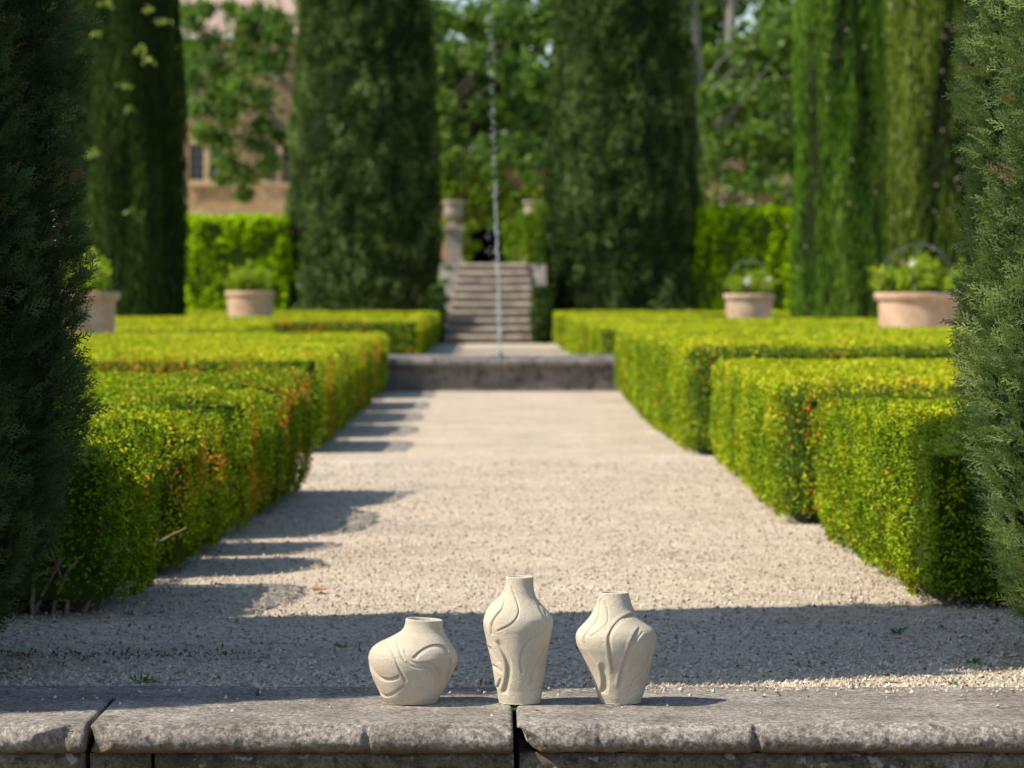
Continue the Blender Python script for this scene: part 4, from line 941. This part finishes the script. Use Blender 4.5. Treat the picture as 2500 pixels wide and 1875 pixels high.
leafmass('climbing_ivy', 'dark ivy below the left pedestal of the staircase', 'ivy', [(PX(1092, 75), 75.2, 1.45, .2, .3), (PX(1085, 74.5), 74.6, 1.1, .2, .3), (PX(1078, 74), 73.8, .75, .2, .35), (PX(1075, 73), 73.0, .45, .2, .35)], .10, 240, 'plane_leaf')
leafmass('leafy_shrub', 'yellow-green shrub at the top of the stairs beside the dark doorway', 'shrub',
         [(PX(1262, 78), 78.5, TZ + .35, .33, .4), (PX(1250, 78), 78.6, TZ + .75, .25, .35), (PX(1278, 78), 78.4, TZ + 1.0, .22, .35)], .10, 380, 'ivy_leaf')
hedge('topiary_box', 'dark narrow clipped yew at the right side of the bottom steps', [(PX(1299, 71.2), 70.9), (PX(1346, 71.2), 70.9), (PX(1346, 71.2), 71.5), (PX(1299, 71.2), 71.5)], 1.22, .07, 1600, 1600, None, orange=0, mat='cyp_grey', cat='shrub', core='cyp_core', seed=20, top_tint=0)
hedge('topiary_box', 'dark narrow clipped yew at the left side of the bottom steps', [(PX(1050, 72), 71.9), (PX(1083, 72), 71.9), (PX(1083, 72), 72.5), (PX(1050, 72), 72.5)], 1.25, .07, 1600, 1600, None, orange=0, mat='cyp_grey', cat='shrub', core='cyp_core', seed=22, top_tint=0)

# ------------------------------------------------------------------ laurel hedges behind the parterre
hedge('laurel_hedge', 'tall bright green laurel hedge between the left cypresses', [(PX(350, 80), 78.9), (PX(712, 80), 78.9), (PX(712, 80), 80.4), (PX(350, 80), 80.4)], 2.92, .13, 420, 300, 'laurel hedges in front of the terrace', orange=0, mat='laurel', amp=.17, seed=31, top_tint=.1, rr=.15, wide=.6)
hedge('laurel_hedge', 'tall bright green laurel hedge between the right cypresses', [(PX(1690, 80), 78.9), (PX(2420, 80), 78.9), (PX(2420, 80), 80.4), (PX(1690, 80), 80.4)], 3.10, .13, 420, 300, 'laurel hedges in front of the terrace', orange=0, mat='laurel', amp=.17, seed=33, top_tint=.1, rr=.15, wide=.6)

# ------------------------------------------------------------------ terracotta planters
def planter(x, y, rim_r, base_z, top_z, label, med=True):
    p = empty('terracotta_planter', (x, y, base_z), label, 'planter', 'terracotta planters among the hedges')
    h = top_z - base_z; R_ = rim_r
    mb = MB(); mb.lathe([(0, 0), (R_ * .84, 0), (R_ * .85, .04), (R_ * .84, .06), (R_ * .87, h * .5), (R_ * .90, h * .80), (R_ * .90, h - .09), (R_ * .87, h - .02)], (x, y, base_z), 40); mb.obj('body', M['terracotta'], p, True)
    mb = MB(); mb.lathe([(R_ * .90, h - .11), (R_ * .95, h - .10), (R_ * .99, h - .07), (R_, h - .035), (R_ * .985, h - .004), (R_ * .95, h), (R_ * .90, h - .01), (R_ * .88, h - .08)], (x, y, base_z), 40); mb.obj('rim', M['terracotta'], p, True)
    mb = MB(); mb.lathe([(R_ * .88, h - .07), (R_ * .4, h - .06), (0, h - .055)], (x, y, base_z), 24); mb.obj('soil', M['soil'], p)
    if med:     # arched relief on the front
        mb = MB()
        for rr_ in (.30, .22, .13):
            pts = []
            for a in np.linspace(0, 180, 17):
                xx = rr_ * R_ * 1.1 * math.cos(math.radians(a)); zz = h * .40 + rr_ * R_ * 1.0 * math.sin(math.radians(a))
                th = -math.pi / 2 + xx / (R_ * .88); pts.append((x + math.cos(th) * R_ * .885, y + math.sin(th) * R_ * .885, base_z + zz))
            mb.tube(pts, .016, 6)
        mb.obj('relief_arch', M['terracotta'], p, True)
    return p
def pot_plant(name, x, y, z, w, hh, label, n, flowers=0, mat='pot_leaf', seed=1):
    root = empty(name, (x, y, z), label, 'plant', 'plants in the terracotta planters')
    P = []; mb = MB()
    for k in range(26):
        a = rng.random() * 6.28; rr_ = w * rng.random() ** .5; top = np.array([x + math.cos(a) * rr_, y + math.sin(a) * rr_, z + hh * (.45 + .55 * rng.random()) * (1 - .35 * rr_ / w)])
        b = np.array([x + math.cos(a) * rr_ * .35, y + math.sin(a) * rr_ * .35, z]); mid = (b + top) / 2 + rng.normal(0, .03, 3)
        mb.tube([b, mid, top], [.009, .007, .003], 5)
        m_ = n // 26; t_ = (.25 + .75 * rng.random(m_))[:, None]
        P.append(b + (top - b) * t_ + rng.normal(0, .055, (m_, 3)))
    mb.obj('stems', M['twig'], root)['kind'] = 'stuff'
    P = np.concatenate(P); Nn = norm(P - np.array([x, y, z + hh * .3]) + rng.normal(0, .2, P.shape))
    t = np.clip(.5 + rng.normal(0, .22, len(P)) + .2 * (P[:, 2] - z) / hh, 0, 1); sz = .06 + .05 * rng.random(len(P))
    V, f, tt = leaf_quads(P, Nn, sz, sz * .55, t, 1.0); obj('foliage', V, f, M[mat], root, False, {'tint': tt})
    for k in range(flowers):
        a = -math.pi / 2 + rng.normal(0, .9); c = np.array([x + math.cos(a) * w * .75, y + math.sin(a) * w * .75, z + hh * (.45 + .3 * rng.random())])
        Vf, ff, tf = leaf_quads(np.repeat(c[None], 9, 0) + rng.normal(0, .02, (9, 3)), norm(rng.normal(size=(9, 3)) + np.array([-.2, -.6, .4])), .08, .065, np.ones(9)); obj('flower', Vf, ff, M['petal'], root)
    return root
def hoops(x, y, z, r, hh, label):
    root = empty('wire_hoops', (x, y, z), label, 'plant support', 'wire hoops over the planters')
    for k, a in enumerate((0, 60, 120)):
        ca, sa = math.cos(math.radians(a + 15)), math.sin(math.radians(a + 15)); mb = MB()
        mb.tube([(x + ca * r * math.cos(t), y + sa * r * math.cos(t), z + hh * math.sin(t) ** .8) for t in np.linspace(0.0, math.pi, 24)], .0038, 6); mb.obj('hoop', M['iron'], root, True)
p1 = (PX(2244, 42), 42); planter(p1[0], p1[1], .575, 0, 1.085, 'large terracotta planter with arched relief, beside the right edge cypress')
pot_plant('rose_bush', p1[0], p1[1], 1.03, .58, .58, 'leafy green plant with a white flower in the large right planter', 2600, 1)
hoops(p1[0], p1[1], 1.03, .55, .68, 'domed wire hoops over the large right planter')
p2 = (PX(1829, 54.6), 54.6); planter(p2[0], p2[1], .425, 0, 1.07, 'small terracotta planter before the right laurel hedge')
pot_plant('rose_bush', p2[0], p2[1], 1.02, .42, .48, 'low green plant with white flowers in the small right planter', 1300, 2)
hoops(p2[0], p2[1], 1.02, .40, .62, 'thin wire hoops over the small right planter')
p3 = (PX(611, 59.6), 59.6); planter(p3[0], p3[1], .46, 0, 1.12, 'small terracotta planter before the left laurel hedge')
pot_plant('rose_bush', p3[0], p3[1], 1.07, .5, .58, 'pale green plant in the small left planter', 1500, 0)
p4 = (PX(176, 36.5), 36.5); planter(p4[0], p4[1], .535, 0, 1.09, 'large grey-brown terracotta planter half hidden by the left edge cypress')
pot_plant('rose_bush', p4[0] + .1, p4[1], 1.04, .52, .55, 'yellow-green bush in the half hidden left planter', 1100, 0)

# ------------------------------------------------------------------ house and garden wall on the terrace
HY = 112.0
house = empty('stone_house', (-8.1, HY + 4, TZ), 'ochre stone country house with mullioned windows behind the left trees', 'house')
hx0, hx1, ez = -13.0, -3.2, PZ(92, HY)
wins = [(PX(462, HY), PX(546, HY), PZ(440, HY), PZ(352, HY)), (PX(452, HY), PX(512, HY), PZ(178, HY), PZ(104, HY)), (PX(640, HY), PX(724, HY), PZ(440, HY), PZ(352, HY)), (PX(640, HY), PX(700, HY), PZ(178, HY), PZ(104, HY))]
# facade with real openings: columns of boxes around the windows
mb = MB(); xs_ = sorted(set([hx0, hx1] + [v for w in wins for v in w[:2]]))
for a, b in zip(xs_[:-1], xs_[1:]):
    cuts = sorted([(w[2], w[3]) for w in wins if w[0] <= (a + b) / 2 <= w[1]]); z = TZ - .05
    for c0, c1 in cuts:
        mb.box(a, b, HY, HY + .4, z, c0); z = c1
    mb.box(a, b, HY, HY + .4, z, ez)
mb.box(hx0, hx1, HY + .41, HY + 9, TZ - .05, ez - .01); mb.obj('wall', M['house_stone'], house)
for (x0, x1, z0, z1) in wins:
    mb = MB(); mb.box(x0, x1, HY + .22, HY + .26, z0, z1); wd = mb.obj('window', M['glass'], house)
    mb = MB(); t_ = .13
    mb.box(x0 - t_, x0 - .002, HY - .05, HY + .2, z0 - t_, z1 + t_); mb.box(x1 + .002, x1 + t_, HY - .05, HY + .2, z0 - t_, z1 + t_)
    mb.box(x0, x1, HY - .05, HY + .2, z1 + .002, z1 + t_); mb.box(x0 - .08, x1 + .08, HY - .12, HY + .2, z0 - t_ - .06, z0 - .002); mb.obj('surround', M['trim_stone'], wd)
    mb = MB(); xm = (x0 + x1) / 2; mb.box(xm - .09, xm + .09, HY - .03, HY + .2, z0, z1); mb.obj('mullion', M['trim_stone'], wd)
    mb = MB()
    for (a, b) in ((x0, xm - .09), (xm + .09, x1)):
        mb.box((a + b) / 2 - .015, (a + b) / 2 + .015, HY + .17, HY + .215, z0, z1)
        for q in (.25, .5, .75): mb.box(a, b, HY + .175, HY + .212, z0 + (z1 - z0) * q - .015, z0 + (z1 - z0) * q + .015)
    mb.obj('glazing_bars', M['iron'], wd)
nx = 180; xs = np.linspace(hx0 - .4, hx1 + .4, nx); ww = .05 * np.abs(np.sin(xs * math.pi / .22)); rows = [(HY - .55, ez - .02), (HY + 1.5, ez + .86), (HY + 3.2, ez + 1.63), (HY + 4.8, ez + 2.35)]
P = np.array([(x, y, z + w) for (y, z) in rows for x, w in zip(xs, ww)]); i = np.arange(3)[:, None] * nx; j = np.arange(nx - 1)[None]
roof = obj('roof', P, np.stack([i + j, i + j + 1, i + nx + j + 1, i + nx + j], -1).reshape(-1, 4), M['roof_tile'], house)
mb = MB(); mb.tube([(hx0 - .4, HY - .62, ez - .06), (hx1 + .4, HY - .62, ez - .06)], .09, 10); mb.obj('gutter', M['zinc'], roof, True)
mb = MB(); mb.box(hx0, hx1, HY - .3, HY - .002, ez - .28, ez - .1); mb.obj('eaves', M['trim_stone'], house)

GY = 95.0
gw = empty('garden_wall', (0, GY, TZ), 'ochre garden wall with dark tiled top and a shadowy doorway above the stairs', 'wall')
gx0, gx1, gz = PX(985, GY), PX(1760, GY), PZ(412, GY)
dx0, dx1, dz = PX(1146, GY), PX(1246, GY), PZ(545, GY)
mb = MB(); mb.box(gx0, dx0, GY, GY + .5, TZ - .05, gz); mb.box(dx1, gx1, GY, GY + .5, TZ - .05, gz); mb.box(dx0, dx1, GY, GY + .5, dz, gz); mb.obj('masonry', M['house_stone'], gw)
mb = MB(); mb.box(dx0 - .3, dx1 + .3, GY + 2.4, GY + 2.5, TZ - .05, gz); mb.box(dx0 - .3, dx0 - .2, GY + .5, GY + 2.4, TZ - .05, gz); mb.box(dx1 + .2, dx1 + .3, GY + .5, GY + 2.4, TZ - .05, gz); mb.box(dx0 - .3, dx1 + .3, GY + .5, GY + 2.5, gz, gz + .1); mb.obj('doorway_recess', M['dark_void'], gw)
nx = 140; xs = np.linspace(gx0 - .1, gx1 + .1, nx); ww = .04 * np.abs(np.sin(xs * math.pi / .2)); rows = [(GY - .3, gz + .01), (GY + .25, gz + .24), (GY + .8, gz + .01)]
P = np.array([(x, y, z + w) for (y, z) in rows for x, w in zip(xs, ww)]); i = np.arange(2)[:, None] * nx; j = np.arange(nx - 1)[None]
obj('tiled_top', P, np.stack([i + j, i + j + 1, i + nx + j + 1, i + nx + j], -1).reshape(-1, 4), M['wall_tile'], gw)
vb = []
for (px, py, w_) in ((1092, 450, 22), (1085, 420, 20), (1110, 520, 20), (1160, 480, 26), (1190, 500, 24), (1225, 450, 20), (1230, 520, 26), (1250, 480, 22), (1265, 560, 22), (1140, 510, 18), (1085, 560, 24), (1180, 430, 14), (1100, 480, 26), (1130, 440, 20), (1150, 420, 18), (1210, 420, 18), (1200, 450, 20), (1275, 520, 24), (1290, 470, 16), (1120, 590, 22), (1255, 600, 22), (1135, 560, 18), (1140, 620, 16), (1160, 545, 16), (1200, 540, 18), (1235, 550, 18), (1110, 460, 24), (1310, 470, 20), (1295, 510, 22), (1160, 600, 12)):
    vb.append((PX(px, GY - .4), GY - .35, PZ(py, GY - .4), w_ * GY / F, w_ * GY / F * 1.1))
leafmass('climbing_vine', 'yellow-green vine spilling over the ochre garden wall above the stairs', 'vine', vb, .16, 120, 'ivy_leaf', stems=False)

leafmass('climbing_vine', 'dark leafy vine covering the tiled top of the garden wall', 'vine',
         [(PX(px_, 92.5), 92.5 + .3 * rng.normal(), PZ(py_, 92.5), w_ * 92.5 / F, w_ * 92.5 / F) for px_, py_, w_ in ((1085, 400, 24), (1115, 385, 22), (1150, 400, 20), (1180, 385, 22), (1215, 402, 20), (1245, 388, 22), (1280, 410, 22), (1310, 395, 24), (1300, 440, 22), (1130, 430, 18), (1195, 425, 18), (1720, 400, 26), (1745, 440, 26), (1715, 470, 24), (1745, 385, 24))], .16, 190, 'plane_leaf', stems=False)
# ------------------------------------------------------------------ broadleaf trees on the terrace
def blobs_px(lst, Y, jit=1.2):
    return [(PX(x, Y), Y + rng.normal(0, jit), PZ(y, Y), w * Y / F, w * Y / F * .85) for x, y, w in lst]
GT = 'leafy trees on the terrace'
BY = 102.0
broadleaf('plane_tree', 'loose leafy tree in front of the ochre house', (PX(730, BY), BY, TZ), 12, blobs_px([(470, 130, 40), (520, 110, 42), (480, 200, 42), (540, 190, 46), (590, 130, 45), (600, 220, 46), (500, 270, 36), (560, 290, 42), (640, 160, 45), (650, 250, 48), (560, 400, 34), (600, 430, 36), (620, 350, 40), (540, 340, 30), (680, 60, 40), (610, 60, 30), (480, 60, 28), (450, 250, 28), (690, 330, 40), (590, 470, 22), (480, 320, 20), (455, 30, 30), (590, 70, 34), (640, 90, 40), (680, 150, 40), (530, 230, 30), (575, 260, 36), (640, 310, 36), (660, 400, 34), (460, 170, 30), (505, 330, 22), (545, 440, 20), (620, 30, 34), (560, 20, 26), (660, 40, 40), (690, 90, 36), (500, 20, 26), (440, 100, 30), (520, 150, 36)], BY), .19, 360, 'plane_leaf', 'pale_bark', GT)
broadleaf('plane_tree', 'leafy tree rising behind the water jet and garden wall', (PX(1015, 104), 104, TZ), 13, blobs_px([(1080, 40, 55), (1150, 60, 50), (1250, 50, 55), (1310, 60, 45), (1080, 150, 45), (1170, 150, 36), (1260, 160, 52), (1310, 190, 45), (1075, 260, 40), (1100, 340, 34), (1240, 260, 48), (1300, 290, 44), (1260, 350, 40), (1060, 350, 38), (1170, 260, 25), (1200, 20, 40), (1320, 370, 30), (1090, 395, 26), (1140, 390, 22), (1220, 388, 24), (1270, 395, 24), (1310, 400, 24), (1190, 360, 26)], 101), .24, 420, 'plane_leaf', 'bark', GT)
broadleaf('plane_tree', 'tall pale-trunked plane tree left of the bright streaky cypress', (PX(1706, 100), 100, TZ), 16, blobs_px([(1760, 140, 60), (1830, 130, 60), (1900, 120, 60), (1740, 250, 60), (1820, 240, 60), (1900, 240, 60), (1760, 350, 55), (1850, 340, 60), (1930, 340, 55), (1880, 50, 50), (1930, 60, 50), (1760, 430, 45), (1830, 430, 45), (1900, 440, 40), (1720, 470, 40), (1710, 420, 36), (1690, 330, 45), (1720, 180, 35)], 100), .23, 420, 'plane_leaf', 'pale_bark', GT, trunk_r=.33, lean=(-.3, 0))
broadleaf('plane_tree', 'second pale plane trunk leaning right behind the right cypresses', (PX(1722, 101.5), 101.5, TZ), 17, blobs_px([(1800, -60, 70), (1880, -70, 70), (1740, -120, 60), (1960, 40, 60), (2000, 130, 60), (2130, 60, 70), (2140, 200, 70), (2140, 330, 70), (2330, 60, 60), (2340, 200, 60), (2000, -60, 60)], 101.5), .26, 300, 'plane_leaf', 'pale_bark', GT, trunk_r=.22, lean=(.9, 0))
for k, (px, Y, lab) in enumerate(((860, 128, 'far dark tree behind the left staircase cypress'), (1200, 132, 'far dark tree behind the garden wall and the water jet'), (1560, 128, 'far dark tree behind the right staircase cypress'), (1850, 130, 'far dark tree behind the pale-trunked plane'), (2250, 128, 'far dark tree behind the cone-dotted cypress'), (150, 126, 'far dark tree behind the dark left cypress'))):
    bl = []
    for q in range(38):
        x = px + rng.normal(0, 120); y = rng.random() * 560 - 110
        if 1770 < x < 1850 and -60 < y < 120: y += 240
        bl.append((PX(x, Y), Y + rng.normal(0, 1.5), max(PZ(y, Y), TZ + 1.5), 1.6, 1.4))
    broadleaf('broadleaf_tree', lab, (PX(px, Y), Y, TZ), 14, bl, .50, 190, 'far_leaf', 'bark', 'far trees behind the terrace', trunk_r=.35)
leafmass('flowering_shrub', 'pink flowering shrub above the right laurel hedge', 'shrub', blobs_px([(1760, 490, 40), (1800, 460, 45), (1850, 490, 45), (1900, 470, 45), (1940, 500, 40)], 92, .4), .2, 220, 'plane_leaf')
bl = blobs_px([(1770, 470, 16), (1800, 405, 12), (1825, 490, 16), (1860, 485, 14), (1935, 490, 18), (1915, 440, 14), (1740, 455, 14)], 91.3, .1)
Ps = np.concatenate([np.array(b[:3]) + rng.normal(0, b[3] * .7, (16, 3)) for b in bl]); Vf, ff, tf = leaf_quads(Ps, norm(rng.normal(size=Ps.shape) + np.array([0, -1, .3])), .12, .1, rng.random(len(Ps)))
fs = [o for o in bpy.data.objects if o.name.startswith('flowering_shrub')][0]
obj('blossoms', Vf, ff, M['pink'], fs, False, {'tint': tf})['kind'] = 'stuff'

# pale sprigs hanging on the dark left cypress
cyx, cyy = PX(322, 60.5), 60.5
sp = [o for o in bpy.data.objects if o.get('label', '').startswith('dark green cypress with pale')][0]
for (px, py) in ((258, 8), (362, 22), (240, 82), (345, 122), (362, 148), (308, 208), (315, 268), (225, 375), (325, 515), (340, 528), (398, 52)):
    c = np.array([PX(px, 59.4), 59.42, PZ(py, 59.4)]); P = c + rng.normal(0, .05, (14, 3)) * np.array([1.2, .5, .8])
    V, f, t = leaf_quads(P, norm(rng.normal(size=P.shape) + np.array([-.5, -.8, .4])), .13, .06, np.full(14, .98)); obj('pale_sprig', V, f, M['plane_leaf'], sp, False, {'tint': t})

# ------------------------------------------------------------------ small things on the gravel and the wall
def fallen_leaf(px, py, size, rot, label, zoff=0.0):
    Y = F * H / (py - VY); x = PX(px, Y); n = 9; V = []; 
    for i in range(n):
        t = i / (n - 1); w = .32 * math.sin(math.pi * t ** .8) + .004; cz = .10 * (t - .5) ** 2 * 4
        for s, up in ((-1, .12), (0, 0), (1, .16)): V.append((t - .5, s * w, cz + up * abs(s) * w * 2))
    V = np.array(V) * size; c, s = math.cos(rot), math.sin(rot); V = np.column_stack([x + V[:, 0] * c - V[:, 1] * s, Y + V[:, 0] * s + V[:, 1] * c, zoff + V[:, 2] - V[:, 2].min()])
    fq = np.array([(3 * i + k, 3 * i + k + 1, 3 * i + k + 4, 3 * i + k + 3) for i in range(n - 1) for k in (0, 1)])
    me = fast_mesh('fallen_leaf', V - np.array([x, Y, zoff]), fq, True); tag(link_mesh('fallen_leaf', me, M['dry_leaf'], None, (x, Y, zoff)), label, 'leaf', 'dry leaves on the gravel')
fallen_leaf(781, 1441, .078, .12, 'curled reddish dry leaf on sunlit gravel above the squat vase')
fallen_leaf(1688, 1190, .05, .5, 'small tan dry leaf on the gravel near the second right hedge')
fallen_leaf(555, 1350, .04, 1.0, 'small yellowish dry leaf in the left hedge shade')
fallen_leaf(650, 1607, .035, .1, 'small brown dry leaf in the shade behind the left coping')
fallen_leaf(2195, 1560, .035, .4, 'small brown dry leaf in the shade before the right hedge')
def twig(px, py, L_, rot, label, z=.003, r=.004):
    Y = F * H / (py - VY); x = PX(px, Y); mb = MB(); c, s = math.cos(rot), math.sin(rot)
    mb.tube([(-L_ / 2 * c, -L_ / 2 * s, r), (-L_ * .1 * c + .003, -L_ * .1 * s, r * 1.3), (L_ / 2 * c, L_ / 2 * s, r)], [r, r * 1.05, r * .8], 7)
    me = fast_mesh('twig', np.concatenate(mb.V), [np.concatenate(mb.F[4])], True); tag(link_mesh('twig', me, M['twig'], None, (x, Y, z)), label, 'twig', 'twigs on the wall')
twig(2180, 1672, .05, -.15, 'short brown twig on the coping below the right cypress')
twig(200, 1690, .025, .3, 'tiny pale twig on the shaded left end of the coping')
twig(2460, 1733, .045, .1, 'thin brown twig near the right end of the coping', r=.002)
def weed(px, py, size, label):
    Y = F * H / (py - VY); x = PX(px, Y); n = 26; a = rng.random(n) * 6.28
    P = np.column_stack([np.cos(a), np.sin(a), np.abs(rng.normal(.35, .3, n))]) * size * (.2 + .5 * rng.random((n, 1)))
    V, f, t = leaf_quads(P, norm(P), size * .6, size * .14, .3 + .4 * rng.random(n), .3); V[:, 2] = np.maximum(V[:, 2], 0)
    me = fast_mesh('weed', V, f, False, {'tint': t}); tag(link_mesh('weed', me, M['plane_leaf'], None, (x, Y, -.008 if py < 1670 else .001)), label, 'weed', 'weeds in the gravel')
weed(347, 1659, .045, 'small green weed behind the left end of the coping')
weed(2195, 1541, .045, 'flat green weed in the shaded gravel before the right hedge')
weed(2378, 1613, .035, 'green weed in the gravel below the right edge cypress')
weed(2325, 1664, .035, 'tiny bright weed where sunlit gravel meets the right coping')
weed(1252, 1735, .016, 'tiny green sprout in the wall joint under the tall vase')
weed(835, 1575, .03, 'faint green weed in the shade left of the squat vase')
V, f, t = pebbles(-1.25, 1.75, 8.14, WALL_B - .02, 150, .0025, .007, zc=.001, power=.45)
V2, f2, t2 = pebbles(.2, 1.75, 8.72, WALL_B, 160, .003, .008, zc=.001)
o = obj('gravel_crumbs', np.concatenate([V, V2]), np.concatenate([f, f2 + len(V)]), M['pebble'], None, False, {'tint': np.concatenate([t, t2])})
tag(o, 'stray gravel stones scattered over the top of the stone coping', 'gravel', kind='stuff')

# dry box leaves and needles gathered along the hedge feet and the near shade
def litter(n, fx, fy, tmin, size):
    y = fy(rng.random(n)); x = fx(y, rng.random(n)); P = np.column_stack([x, y, np.full(n, .002) + .004 * rng.random(n)])
    V, f, t = leaf_quads(P, np.tile([0, 0, 1.0], (n, 1)), size * (.5 + rng.random(n)), size * .4, tmin + (1 - tmin) * rng.random(n), .9, along=.1, nb=1.5)
    return V, f, t
parts = [litter(420, lambda y, r: 1.42 - .26 * r ** 2.5, lambda r: 11.2 + 20 * r ** 1.6, .88, .014),
         litter(480, lambda y, r: -1.22 + .012 * (y - 11) + .26 * r ** 2.5, lambda r: 10.8 + 20 * r ** 1.6, .88, .015),
         litter(420, lambda y, r: -1.9 + 1.25 * r ** 1.3, lambda r: 9.62 + .30 * (r - .5) ** 3 * 4 + .05 * rng.normal(size=len(r)), .95, .016),
         litter(160, lambda y, r: -1.6 + 3.3 * r, lambda r: 8.95 + 2.2 * r, .9, .018)]
Vl = np.concatenate([p[0] for p in parts]); fl = []; n0 = 0
for p in parts: fl.append(p[1] + n0); n0 += len(p[0])
M['litter'] = pebble_mat('litter', [(0, (.20, .12, .06)), (.9, (.30, .19, .09)), (.95, (.16, .09, .05)), (1, (.10, .06, .035))])
tag(obj('leaf_litter', Vl, np.concatenate(fl), M['litter'], None, False, {'tint': np.concatenate([p[2] for p in parts])}), 'brown fallen leaf litter lying along the feet of the hedges', 'leaf litter', kind='stuff')
